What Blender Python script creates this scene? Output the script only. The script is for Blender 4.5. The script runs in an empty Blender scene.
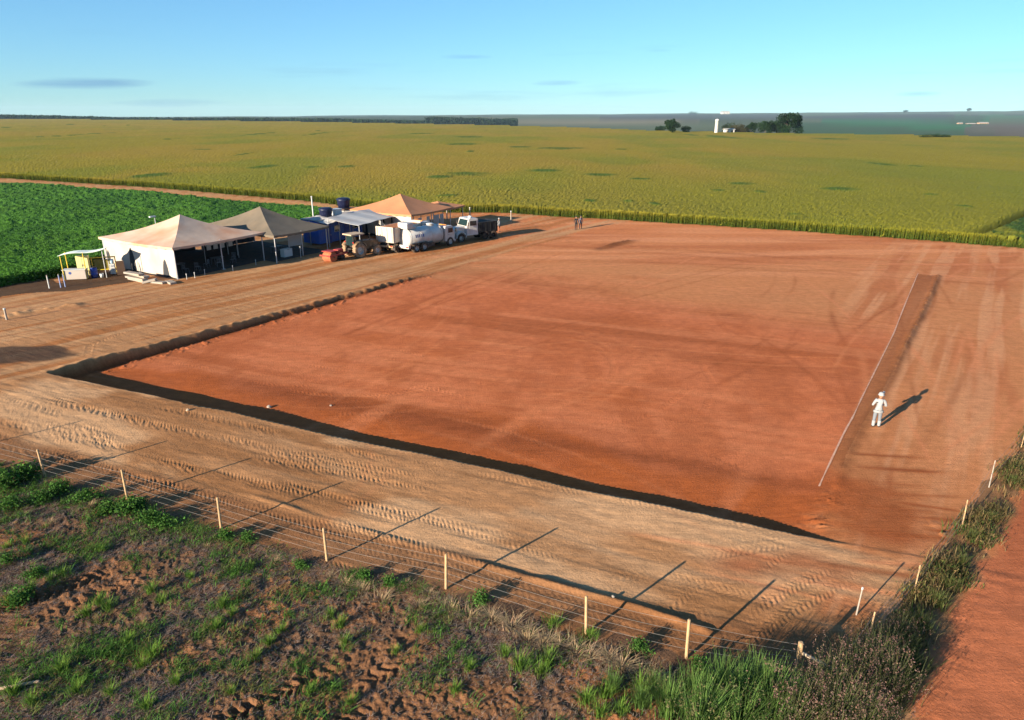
import bpy, bmesh, math, random
import numpy as np
from mathutils import Vector, Matrix
R = math.radians
rng = np.random.default_rng(7)
random.seed(7)
SC = bpy.context.scene
COL = SC.collection

# ------------------------------------------------------------------ camera, sky, sun, exposure
CAM_H = 14.5
FPX = 700.0
TH = math.atan(247 / FPX)
cam = bpy.data.cameras.new('camera')
cam.sensor_width = 36.0
cam.lens = 36.0 * FPX / 1024.0
cam.clip_start = 0.1
cam.clip_end = 60000
cam_o = bpy.data.objects.new('camera', cam)
COL.objects.link(cam_o)
cam_o.location = (0, 0, CAM_H)
cam_o.rotation_euler = (math.pi / 2 - TH, 0, 0)
SC.camera = cam_o

SUN_EL = 14.2
SUN_DIR = Vector((0.735, 0.68, 0)).normalized()          # the way the shadows fall
world = bpy.data.worlds.new('World')
SC.world = world
world.use_nodes = True
wn = world.node_tree.nodes
wl = world.node_tree.links
wn.clear()
w_out = wn.new('ShaderNodeOutputWorld')
w_bg = wn.new('ShaderNodeBackground')
w_sky = wn.new('ShaderNodeTexSky')
w_sky.sky_type = 'NISHITA'
w_sky.sun_disc = False
w_sky.sun_elevation = R(SUN_EL)
w_sky.sun_rotation = math.atan2(-SUN_DIR.x, -SUN_DIR.y)
w_sky.altitude = 900
w_sky.air_density = 1.0
w_sky.dust_density = 0.0
w_sky.ozone_density = 4.0
w_bg.inputs['Strength'].default_value = 0.087
# a few thin cloud streaks low over the horizon, in the sky's own directions
w_tc = wn.new('ShaderNodeTexCoord')
w_map = wn.new('ShaderNodeMapping')
w_map.inputs['Scale'].default_value = (2.6, 2.6, 46.0)
w_map.inputs['Location'].default_value = (0.35, 0.1, 0.4)
w_noise = wn.new('ShaderNodeTexNoise')
w_noise.inputs['Scale'].default_value = 1.6
w_noise.inputs['Detail'].default_value = 5
w_noise.inputs['Roughness'].default_value = 0.55
w_ramp = wn.new('ShaderNodeValToRGB')
w_ramp.color_ramp.elements[0].position = 0.60
w_ramp.color_ramp.elements[1].position = 0.76
w_sep = wn.new('ShaderNodeSeparateXYZ')
w_el = wn.new('ShaderNodeValToRGB')
for p, c in ((0.0, 0.0), (0.012, 0.6), (0.05, 0.6), (0.11, 0.0)):
    e = w_el.color_ramp.elements.new(p)
    e.color = (c, c, c, 1)
w_el.color_ramp.elements.remove(w_el.color_ramp.elements[-1])
w_mul = wn.new('ShaderNodeMath')
w_mul.operation = 'MULTIPLY'
w_mix = wn.new('ShaderNodeMixRGB')
w_mix.inputs['Color2'].default_value = (1.35, 2.1, 3.1, 1)
wl.new(w_tc.outputs['Generated'], w_map.inputs['Vector'])
wl.new(w_map.outputs['Vector'], w_noise.inputs['Vector'])
wl.new(w_noise.outputs['Fac'], w_ramp.inputs['Fac'])
wl.new(w_tc.outputs['Generated'], w_sep.inputs['Vector'])
wl.new(w_sep.outputs['Z'], w_el.inputs['Fac'])
wl.new(w_ramp.outputs['Color'], w_mul.inputs[0])
wl.new(w_el.outputs['Color'], w_mul.inputs[1])
def w_math(op, a, b=None):
    n = wn.new('ShaderNodeMath'); n.operation = op
    for k, q in enumerate((a, b)):
        if q is None: continue
        if isinstance(q, (int, float)): n.inputs[k].default_value = q
        else: wl.new(q, n.inputs[k])
    return n.outputs[0]
w_mulf = w_math('MULTIPLY', w_mul.outputs[0], 0.45)
# single drawn-out clouds: bearing (x / y), height (z / y), half widths
w_sx = w_math('DIVIDE', w_sep.outputs['X'], w_math('MAXIMUM', w_sep.outputs['Y'], 0.05))
w_sz = w_math('DIVIDE', w_sep.outputs['Z'], w_math('MAXIMUM', w_sep.outputs['Y'], 0.05))
w_wob = w_math('MULTIPLY', w_math('SUBTRACT', w_noise.outputs['Fac'], 0.5), 6.0)
w_cloud = w_mulf
for (cx, cz, ax, az, amt) in ((-0.577, 0.036, 0.085, 0.0062, .75), (-0.46, 0.013, 0.07, 0.005, .4), (0.061, 0.038, 0.036, 0.0036, .6), (-0.06, 0.070, 0.034, 0.003, .4), (0.54, 0.024, 0.03, 0.003, .5), (0.19, 0.078, 0.02, 0.0026, .35)):
    ex = w_math('POWER', w_math('DIVIDE', w_math('ABSOLUTE', w_math('SUBTRACT', w_sx, cx)), ax), 2.0)
    ez = w_math('POWER', w_math('DIVIDE', w_math('ABSOLUTE', w_math('SUBTRACT', w_sz, cz)), az), 2.0)
    e = w_math('ADD', w_math('ADD', ex, ez), w_wob)
    k = w_math('MULTIPLY', w_math('MINIMUM', w_math('MAXIMUM', w_math('MULTIPLY', w_math('SUBTRACT', 1.3, e), 0.6), 0.0), 1.0), amt)
    w_cloud = w_math('MAXIMUM', w_cloud, k)
wl.new(w_cloud, w_mix.inputs['Fac'])
wl.new(w_sky.outputs['Color'], w_mix.inputs['Color1'])
w_wb = wn.new('ShaderNodeMixRGB')                      # the camera's daylight white balance
w_wb.blend_type = 'MULTIPLY'
w_wb.inputs['Fac'].default_value = 1.0
w_wb.inputs['Color2'].default_value = (0.61, 0.94, 1.12, 1)
w_gm = wn.new('ShaderNodeGamma')
w_gm.inputs['Gamma'].default_value = 0.75
wl.new(w_mix.outputs['Color'], w_gm.inputs['Color'])
wl.new(w_gm.outputs['Color'], w_wb.inputs['Color1'])
wl.new(w_wb.outputs['Color'], w_bg.inputs['Color'])
wl.new(w_bg.outputs['Background'], w_out.inputs['Surface'])

sun = bpy.data.lights.new('sun', 'SUN')
sun.energy = 5.0
sun.angle = R(0.5)
sun.color = (1.0, 0.87, 0.68)
sun_o = bpy.data.objects.new('sun', sun)
COL.objects.link(sun_o)
sd = Vector((SUN_DIR.x * math.cos(R(SUN_EL)), SUN_DIR.y * math.cos(R(SUN_EL)), -math.sin(R(SUN_EL))))
sun_o.rotation_euler = sd.to_track_quat('-Z', 'Y').to_euler()
sun_o.location = (-60, -60, 60)

SC.view_settings.view_transform = 'Standard'
SC.view_settings.look = 'None'
SC.view_settings.gamma = 1.0
SC.view_settings.use_curve_mapping = False
SC.view_settings.exposure = 1.55

# ------------------------------------------------------------------ measuring helpers
CT, ST = math.cos(TH), math.sin(TH)
def P(u, v, z=0.0):
    """ground (or height z) point seen at a pixel of the survey photo -> world x, y"""
    x = (u - 512) / FPX
    y = -(v - 360) / FPX
    t = (z - CAM_H) / (-ST + y * CT)
    return np.array((x * t, (CT + y * ST) * t))
def zat(v, Y):
    y = -(v - 360) / FPX
    return CAM_H + Y / (CT + y * ST) * (-ST + y * CT)
def project(x, y, z):
    d = y * CT - (z - CAM_H) * ST
    up = y * ST + (z - CAM_H) * CT
    d = np.where(d < 0.1, 0.1, d)
    return 512 + FPX * x / d, 360 - FPX * up / d

def hash2(i, j, seed):
    h = (i.astype(np.int64) * 374761393 + j.astype(np.int64) * 668265263 + seed * 974711) & 0x7fffffff
    h = ((h ^ (h >> 13)) * 1274126177) & 0x7fffffff
    h = h ^ (h >> 16)
    return (h & 0xffff) / 65535.0
def vnoise(x, y, seed=0):
    xi = np.floor(x); yi = np.floor(y)
    fx = x - xi; fy = y - yi
    fx = fx * fx * (3 - 2 * fx); fy = fy * fy * (3 - 2 * fy)
    a = hash2(xi, yi, seed); b = hash2(xi + 1, yi, seed)
    c = hash2(xi, yi + 1, seed); d = hash2(xi + 1, yi + 1, seed)
    return (a * (1 - fx) + b * fx) * (1 - fy) + (c * (1 - fx) + d * fx) * fy
def fbm(x, y, seed=0, oct=4, gain=0.5):
    s = 0; a = 1; n = 0
    for k in range(oct):
        s = s + a * vnoise(x * 2 ** k + 17.3 * k, y * 2 ** k - 9.1 * k, seed + k)
        n += a; a *= gain
    return s / n
def sst(e0, e1, x):
    t = np.clip((x - e0) / (e1 - e0), 0, 1)
    return t * t * (3 - 2 * t)
def rot(x, y, ang):
    c, s = math.cos(ang), math.sin(ang)
    return x * c + y * s, -x * s + y * c
def seg_dist(x, y, pts):
    """distance to a polyline, signed side (+ left), distance along it"""
    best = np.full(x.shape, 1e9); along = np.zeros(x.shape); side = np.zeros(x.shape)
    acc = 0.0
    for (p, q) in zip(pts[:-1], pts[1:]):
        p = np.asarray(p, float); q = np.asarray(q, float)
        d = q - p; L = math.hypot(*d); d = d / L
        ax = (x - p[0]) * d[0] + (y - p[1]) * d[1]
        cr = -(x - p[0]) * d[1] + (y - p[1]) * d[0]
        t = np.clip(ax, 0, L)
        dd = np.hypot(x - p[0] - d[0] * t, y - p[1] - d[1] * t)
        m = dd < best
        best = np.where(m, dd, best); along = np.where(m, acc + t, along); side = np.where(m, cr, side)
        acc += L
    return best, side, along
def in_poly(x, y, poly):
    inside = np.zeros(np.shape(x), bool)
    n = len(poly)
    for i in range(n):
        x0, y0 = poly[i]; x1, y1 = poly[(i + 1) % n]
        c = ((y0 > y) != (y1 > y)) & (x < (x1 - x0) * (y - y0) / (y1 - y0 + 1e-12) + x0)
        inside ^= c
    return inside
def pxline(*uv):
    return [P(u, v) for u, v in uv]

# ------------------------------------------------------------------ material helpers
def mat(name, color, rough=0.8, metal=0.0, spec=0.3, noise=0.0, nscale=3.0, bump=0.0, bscale=30.0, alpha=None, trans=0.0, attr=None, tint=None):
    m = bpy.data.materials.new(name)
    m.use_nodes = True
    nt = m.node_tree; n = nt.nodes; l = nt.links
    b = n['Principled BSDF']
    b.inputs['Roughness'].default_value = rough
    b.inputs['Metallic'].default_value = metal
    b.inputs['Specular IOR Level'].default_value = spec
    src = None
    if attr:
        a = n.new('ShaderNodeAttribute'); a.attribute_name = attr
        src = a.outputs['Color']
    else:
        rgb = n.new('ShaderNodeRGB'); rgb.outputs[0].default_value = (*color, 1)
        src = rgb.outputs[0]
    tc = n.new('ShaderNodeTexCoord')
    if noise > 0:
        nz = n.new('ShaderNodeTexNoise')
        nz.inputs['Scale'].default_value = nscale; nz.inputs['Detail'].default_value = 6; nz.inputs['Roughness'].default_value = 0.65
        l.new(tc.outputs['Object'], nz.inputs['Vector'])
        rp = n.new('ShaderNodeMapRange')
        rp.inputs['From Min'].default_value = 0.25; rp.inputs['From Max'].default_value = 0.75
        rp.inputs['To Min'].default_value = 1 - noise; rp.inputs['To Max'].default_value = 1 + noise
        l.new(nz.outputs['Fac'], rp.inputs['Value'])
        mx = n.new('ShaderNodeVectorMath'); mx.operation = 'SCALE'
        l.new(src, mx.inputs[0]); l.new(rp.outputs[0], mx.inputs['Scale'])
        src = mx.outputs[0]
        if tint is not None:                       # dust or dirt in patches of its own
            nz2 = n.new('ShaderNodeTexNoise')
            nz2.inputs['Scale'].default_value = nscale * 0.6; nz2.inputs['Detail'].default_value = 5
            l.new(tc.outputs['Object'], nz2.inputs['Vector'])
            rp2 = n.new('ShaderNodeMapRange')
            rp2.inputs['From Min'].default_value = 0.42; rp2.inputs['From Max'].default_value = 0.68
            rp2.inputs['To Max'].default_value = tint[3]
            l.new(nz2.outputs['Fac'], rp2.inputs['Value'])
            mm = n.new('ShaderNodeMixRGB'); mm.inputs['Color2'].default_value = (*tint[:3], 1)
            l.new(rp2.outputs[0], mm.inputs['Fac']); l.new(src, mm.inputs['Color1'])
            src = mm.outputs[0]
    l.new(src, b.inputs['Base Color'])
    if bump > 0:
        nb = n.new('ShaderNodeTexNoise'); nb.inputs['Scale'].default_value = bscale; nb.inputs['Detail'].default_value = 8
        l.new(tc.outputs['Object'], nb.inputs['Vector'])
        bm_ = n.new('ShaderNodeBump'); bm_.inputs['Strength'].default_value = bump; bm_.inputs['Distance'].default_value = 0.087
        l.new(nb.outputs['Fac'], bm_.inputs['Height']); l.new(bm_.outputs[0], b.inputs['Normal'])
    if trans > 0:
        tr = n.new('ShaderNodeBsdfTranslucent'); l.new(src, tr.inputs['Color'])
        ms = n.new('ShaderNodeMixShader'); ms.inputs[0].default_value = trans
        out = n['Material Output']
        l.new(b.outputs[0], ms.inputs[1]); l.new(tr.outputs[0], ms.inputs[2]); l.new(ms.outputs[0], out.inputs['Surface'])
    return m

DUST = (0.42, 0.22, 0.11)
M = {}
def mk(k, *a, **kw):
    M[k] = mat(k, *a, **kw)
    return M[k]

# ------------------------------------------------------------------ object helpers
def tag(o, label=None, cat=None, group=None, kind=None):
    if label: o['label'] = label
    if cat: o['category'] = cat
    if group: o['group'] = group
    if kind: o['kind'] = kind
    return o
def thing(name, label, cat, loc=(0, 0, 0), rz=0.0, group=None):
    o = bpy.data.objects.new(name, None)
    o.empty_display_size = 0.5
    COL.objects.link(o)
    o.location = loc; o.rotation_euler = (0, 0, rz)
    return tag(o, label, cat, group)
def copy_tree(o, parent=None):
    c = o.copy(); COL.objects.link(c)
    if parent is not None: c.parent = parent
    for ch in [k for k in bpy.data.objects if k.parent == o]:
        copy_tree(ch, c)
    return c
class MB:
    def __init__(s):
        s.v = []; s.f = []; s.sm = []
    def add(s, vs, fs, smooth=False):
        b = len(s.v)
        s.v += [tuple(x) for x in vs]
        s.f += [tuple(b + i for i in f) for f in fs]
        s.sm += [smooth] * len(fs)
        return s
    def box(s, c, d, rz=0.0, bev=0.0, rx=0.0, ry=0.0):
        bm = bmesh.new()
        bmesh.ops.create_cube(bm, size=1.0)
        bmesh.ops.scale(bm, vec=d, verts=bm.verts)
        if bev > 0:
            bmesh.ops.bevel(bm, geom=list(bm.edges), offset=bev, segments=2, affect='EDGES', profile=0.6)
        mt = Matrix.Translation(c) @ Matrix.Rotation(rz, 4, 'Z') @ Matrix.Rotation(ry, 4, 'Y') @ Matrix.Rotation(rx, 4, 'X')
        bmesh.ops.transform(bm, matrix=mt, verts=bm.verts)
        bm.verts.index_update()
        s.add([v.co[:] for v in bm.verts], [[v.index for v in f.verts] for f in bm.faces])
        bm.free()
        return s
    def tube(s, p, q, r0, r1=None, n=10, caps=True):
        r1 = r0 if r1 is None else r1
        p = Vector(p); q = Vector(q)
        d = (q - p).normalized()
        a = d.orthogonal().normalized(); b = d.cross(a)
        vs = []
        for (c, r) in ((p, r0), (q, r1)):
            for k in range(n):
                t = 2 * math.pi * k / n
                vs.append(c + a * math.cos(t) * r + b * math.sin(t) * r)
        fs = [(k, (k + 1) % n, n + (k + 1) % n, n + k) for k in range(n)]
        s.add(vs, fs, True)
        if caps:
            s.add(vs[:n], [tuple(range(n))[::-1]]); s.add(vs[n:], [tuple(range(n))])
        return s
    def path(s, pts, r, n=6):
        for p, q in zip(pts[:-1], pts[1:]):
            s.tube(p, q, r, r, n)
        return s
    def lathe(s, prof, c=(0, 0, 0), axis='Z', n=28):
        """profile of (radius, height) turned about an axis through c"""
        vs = []
        for (r, h) in prof:
            for k in range(n):
                t = 2 * math.pi * k / n
                if axis == 'Z': w = (r * math.cos(t), r * math.sin(t), h)
                elif axis == 'X': w = (h, r * math.cos(t), r * math.sin(t))
                else: w = (r * math.sin(t), h, r * math.cos(t))
                vs.append((w[0] + c[0], w[1] + c[1], w[2] + c[2]))
        fs = []
        for i in range(len(prof) - 1):
            for k in range(n):
                fs.append((i * n + k, i * n + (k + 1) % n, (i + 1) * n + (k + 1) % n, (i + 1) * n + k))
        s.add(vs, fs, True)
        return s
    def prism(s, poly, y0, y1):
        """polygon in x-z pushed from y0 to y1"""
        n = len(poly)
        vs = [(x, y0, z) for x, z in poly] + [(x, y1, z) for x, z in poly]
        fs = [tuple(range(n)), tuple(range(2 * n - 1, n - 1, -1))]
        fs += [(k, n + k, n + (k + 1) % n, (k + 1) % n) for k in range(n)]
        s.add(vs, fs)
        return s
    def build(s, name, m, parent=None, auto=True):
        me = bpy.data.meshes.new(name)
        me.from_pydata(s.v, [], s.f)
        me.polygons.foreach_set('use_smooth', s.sm)
        bm = bmesh.new(); bm.from_mesh(me)
        bmesh.ops.recalc_face_normals(bm, faces=bm.faces)
        bm.to_mesh(me); bm.free()
        me.materials.append(m)
        me.update()
        o = bpy.data.objects.new(name, me)
        COL.objects.link(o)
        if parent is not None: o.parent = parent
        return o
def np_mesh(name, verts, quads, m, cols=None, attr='tone', smooth=False, parent=None):
    me = bpy.data.meshes.new(name)
    nv = len(verts); nf = len(quads); k = quads.shape[1]
    me.vertices.add(nv)
    me.vertices.foreach_set('co', np.ascontiguousarray(verts, np.float32).ravel())
    me.loops.add(nf * k)
    me.loops.foreach_set('vertex_index', np.ascontiguousarray(quads, np.int32).ravel())
    me.polygons.add(nf)
    me.polygons.foreach_set('loop_start', np.arange(nf, dtype=np.int32) * k)
    me.polygons.foreach_set('use_smooth', np.full(nf, smooth))
    if cols is not None:
        a = me.color_attributes.new(attr, 'FLOAT_COLOR', 'POINT')
        c = np.ones((nv, 4), np.float32); c[:, :3] = cols
        a.data.foreach_set('color', c.ravel())
    me.materials.append(m)
    me.update(calc_edges=True)
    me.validate()
    o = bpy.data.objects.new(name, me)
    COL.objects.link(o)
    if parent is not None: o.parent = parent
    return o
# ------------------------------------------------------------------ the lie of the land
PL = P(45, 372); PN = P(832, 541); PF = P(432, 272)
AE = PN - PL; LA = math.hypot(*AE); AD = AE / LA            # near edge of the cut
BE = PF - PL; LB = math.hypot(*BE); BD = BE / LB            # left edge of the cut
AN = np.array((-AD[1], AD[0]))                              # into the cut from the near edge
BN = np.array((BD[1], -BD[0]))                              # into the cut from the left edge
BANK = pxline((938, 276), (930, 295), (917, 322), (905, 345), (893, 372), (880, 395), (862, 425), (846, 455), (838, 485))
LINE = pxline((918, 273), (894, 333), (861, 398), (847, 427), (820, 484))
WINDROW = pxline((190, 476), (300, 511), (400, 541), (500, 571), (560, 588), (640, 610), (722, 637))
FENCE_PX = [(-45, 452), (45, 476), (127, 497), (221, 528), (327, 560), (446, 590), (586, 635), (686, 660)]
FENCE = [P(u, v) for u, v in FENCE_PX] + [P(797, 672), P(838, 678)]
SOYEDGE = pxline((-300, 330), (-100, 303), (0, 287), (60, 277), (100, 264), (200, 243), (300, 226), (336, 214))
TRACK = pxline((-420, 158), (-150, 171), (0, 181), (150, 192), (300, 205), (345, 210), (395, 219))
CORN_E = pxline((-420, 155.5), (-150, 168), (0, 178), (150, 187.5), (300, 200.5), (345, 206), (420, 211.5), (500, 213), (600, 219), (700, 225), (800, 231.5), (900, 238.5), (1024, 248.5), (1250, 268))
ROAD_L = pxline((905, 722), (932, 668), (962, 612), (992, 556), (1024, 500), (1090, 400), (1150, 330), (1290, 262))

EDGE_U = [-300, 0, 100, 200, 300, 430, 520, 650, 720, 800, 1024, 1300]
EDGE_V = [117.6, 118.2, 118.8, 119.8, 121, 123.2, 125, 129.5, 131, 132.5, 135.5, 140]
_e = [P(u, v, 1.55) for u, v in zip(EDGE_U, EDGE_V)]
ES = np.array([e[0] / e[1] for e in _e]); EY = np.array([e[1] for e in _e])
def edge_y(s): return np.interp(s, ES, EY)
HS = np.array([(u - 512) / FPX * 1.06 for u in (-200, 0, 300, 450, 600, 750, 900, 1024, 1300)])
HZ = np.array([(113 - v) for v in (116.5, 116.5, 116, 114.5, 114, 113, 112, 110.5, 110)]) * 9000 / FPX + CAM_H
DS = np.array([-0.8, -0.15, 0.1, 0.25, 0.8])
DZ = np.array([5.0, 12.0, 24.0, 30.0, 30.0])

rt = np.random.default_rng(21)
TRACKS = []     # (points, width, lug spacing, depth)
for o in (0.9, 2.6, 3.2, 4.7, 5.3, 6.5, 7.1, 8.6):
    for k in range(5):
        a0 = rt.uniform(-8, LA - 8); a1 = a0 + rt.uniform(7, 19)
        oo = o + rt.uniform(-0.25, 0.25); tw = rt.uniform(-0.6, 0.6)
        if a1 > LA + 3: continue
        p = PL + AD * a0 - AN * oo; q = PL + AD * a1 - AN * (oo + tw)
        TRACKS.append(([p, (p + q) / 2 + AN * rt.uniform(-.15, .15), q], 0.50, 0.20, 0.014))
for pts in [((650, 622), (705, 580), (765, 540)), ((672, 634), (730, 590), (790, 548)), ((700, 650), (760, 606), (835, 565)), ((722, 662), (790, 612), (862, 572)),
            ((610, 555), (690, 560), (800, 543)), ((560, 545), (660, 548), (790, 536)), ((600, 578), (680, 575), (740, 556))]:
    TRACKS.append((pxline(*pts), 0.50, 0.22, 0.020))
for off in (0.55, 1.0):
    TRACKS.append(([np.array(p) - AN * off for p in WINDROW], 0.36, 0.23, 0.009))
TRACKS.append((pxline((-40, 446), (60, 462), (190, 488)), 0.45, 0.24, 0.03))
FT = [((-20, 612), (50, 590), (120, 566)), ((-20, 636), (60, 606), (140, 574)), ((190, 735), (270, 695), (345, 662), (405, 640)), ((255, 735), (320, 702), (390, 668), (420, 648)),
      ((300, 735), (380, 705), (460, 690), (500, 690)), ((330, 745), (420, 720), (520, 700))]
for pts in FT: TRACKS.append((pxline(*pts), 0.58, 0.36, 0.115))
# arcs on the floor of the cut and the yard: shallow
for pts in [((340, 395), (420, 380), (470, 392), (478, 415)), ((700, 350), (690, 385), (655, 410), (560, 430)), ((760, 470), (690, 440), (640, 432)),
            ((110, 385), (85, 365), (90, 345), (140, 325)), ((640, 365), (700, 360), (716, 385), (700, 415))]:
    TRACKS.append((pxline(*pts), 0.4, 0.3, 0.014))
for pts in [((520, 250), (640, 254), (780, 262), (900, 262)), ((400, 300), (560, 270), (740, 262))]:
    TRACKS.append((pxline(*pts), 0.5, 0.3, 0.012))

WLEN = float(sum(math.hypot(*(q - p)) for p, q in zip(WINDROW[:-1], WINDROW[1:])))
PASSES = []
rp = np.random.default_rng(33)
def arc_pts(p0, ang, L, curv, n=12):
    out = [np.array(p0, float)]
    for k in range(n):
        ang += curv * L / n
        out.append(out[-1] + np.array((math.cos(ang), math.sin(ang))) * L / n)
    return out
for k in range(46):
    a_, b_ = rp.uniform(.02, .9), rp.uniform(.03, 1.25)
    p0 = PL + AD * LA * a_ + BD * LB * b_
    base = math.atan2(AD[1], AD[0]) + rp.normal(0, .12) if rp.uniform() < .6 else math.atan2(BD[1], BD[0]) + rp.normal(0, .2)
    L = rp.uniform(8, 24); cv = rp.normal(0, .02) if rp.uniform() < .75 else rp.choice([-1, 1]) * rp.uniform(.08, .16)
    am = rp.choice([.5, -.4]) * rp.uniform(.4, .9) * (1 if abs(cv) < .06 else .6)
    p1 = arc_pts(p0, base, L, cv); PASSES.append((p1, rp.uniform(.10, .19), am))
    dd = np.array(p1[1]) - p1[0]; nn_ = np.array((-dd[1], dd[0])) / np.hypot(*dd)
    PASSES.append(([q + nn_ * 1.8 for q in p1], .15, am))
for k in range(30):
    p0 = P(rp.uniform(830, 1000), rp.uniform(270, 520)); base = math.atan2(BANK[0][1] - BANK[-1][1], BANK[0][0] - BANK[-1][0]) + rp.normal(0, .18)
    L = rp.uniform(8, 26); p1 = arc_pts(p0, base, L, rp.normal(0, .012)); PASSES.append((p1, rp.uniform(.12, .25), rp.choice([.5, -.45])))
for k in range(26):
    p0 = P(rp.uniform(430, 950), rp.uniform(228, 268)); L = rp.uniform(14, 40); PASSES.append((arc_pts(p0, rp.normal(-.12, .12), L, rp.normal(0, .008)), rp.uniform(.2, .4), rp.choice([.55, -.4])))
for k in range(40):
    p0 = P(rp.uniform(-60, 420), rp.uniform(255, 350)); L = rp.uniform(10, 30); PASSES.append((arc_pts(p0, math.atan2(BD[1], BD[0]) + rp.normal(0, .08), L, rp.normal(0, .01)), rp.uniform(.12, .28), -rp.uniform(.25, .5)))
for (u, v, L, am) in ((836, 452, 4.5, -.8), (838, 466, 5, -.9), (832, 478, 4, -.8), (845, 490, 5, -.85), (838, 503, 4.5, -.8), (850, 512, 5, -.7), (826, 520, 4, -.8), (842, 530, 5, -.75), (880, 500, 3.4, -.9), (914, 517, 3.2, -.9), (916, 529, 3.2, -.95), (894, 566, 3.0, -.9), (700, 548, 6, -.6), (735, 562, 5, -.7), (790, 560, 5, -.7), (760, 575, 6, .6), (690, 570, 7, .6), (600, 530, 8, .6), (845, 560, 4, .7)):  # short dark dashes right of the corner are rut shadows painted as colour
    PASSES.append((arc_pts(P(u, v), R(-14) + rp.normal(0, .08), L, rp.normal(0, .02)), rp.uniform(.09, .2), am))
def pit_field(x, y, rough=True):
    rx = x - PL[0]; ry = y - PL[1]
    da = rx * AN[0] + ry * AN[1]                 # metres in from near edge
    db = rx * BN[0] + ry * BN[1]                 # metres in from left edge
    a = (rx * AD[0] + ry * AD[1]) / LA
    b = (rx * BD[0] + ry * BD[1]) / LB
    if rough:
        n1 = (vnoise(x * 0.35, y * 0.35, 3) - .5) * 0.30 + (vnoise(x * 2.6, y * 2.6, 4) - .5) * 0.10
        db = db + n1
        da = da + n1 * 0.6 + 0.9 * sst(0.55, 1.0, a) * np.sin(a * 3.0) * 0.4
    ac = np.clip(a, 0, 1.25); bc = np.clip(b, 0, 1.4)
    D = (0.78 * (1 - ac) + 0.40 * ac) * (1 - bc) + 0.16 * (1 - ac) * bc
    D = np.where(bc > 1, 0.16 * np.clip(1 - ac, 0, 1) * np.clip(1 - (bc - 1) * 2.6, 0, 1), D)
    D = np.clip(D, 0, 1) * (1 - sst(0.95, 1.025, a))
    side = sst(0, 0.16, da) * sst(0, 0.30, db)
    return D, side, a, b, da, db

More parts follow.
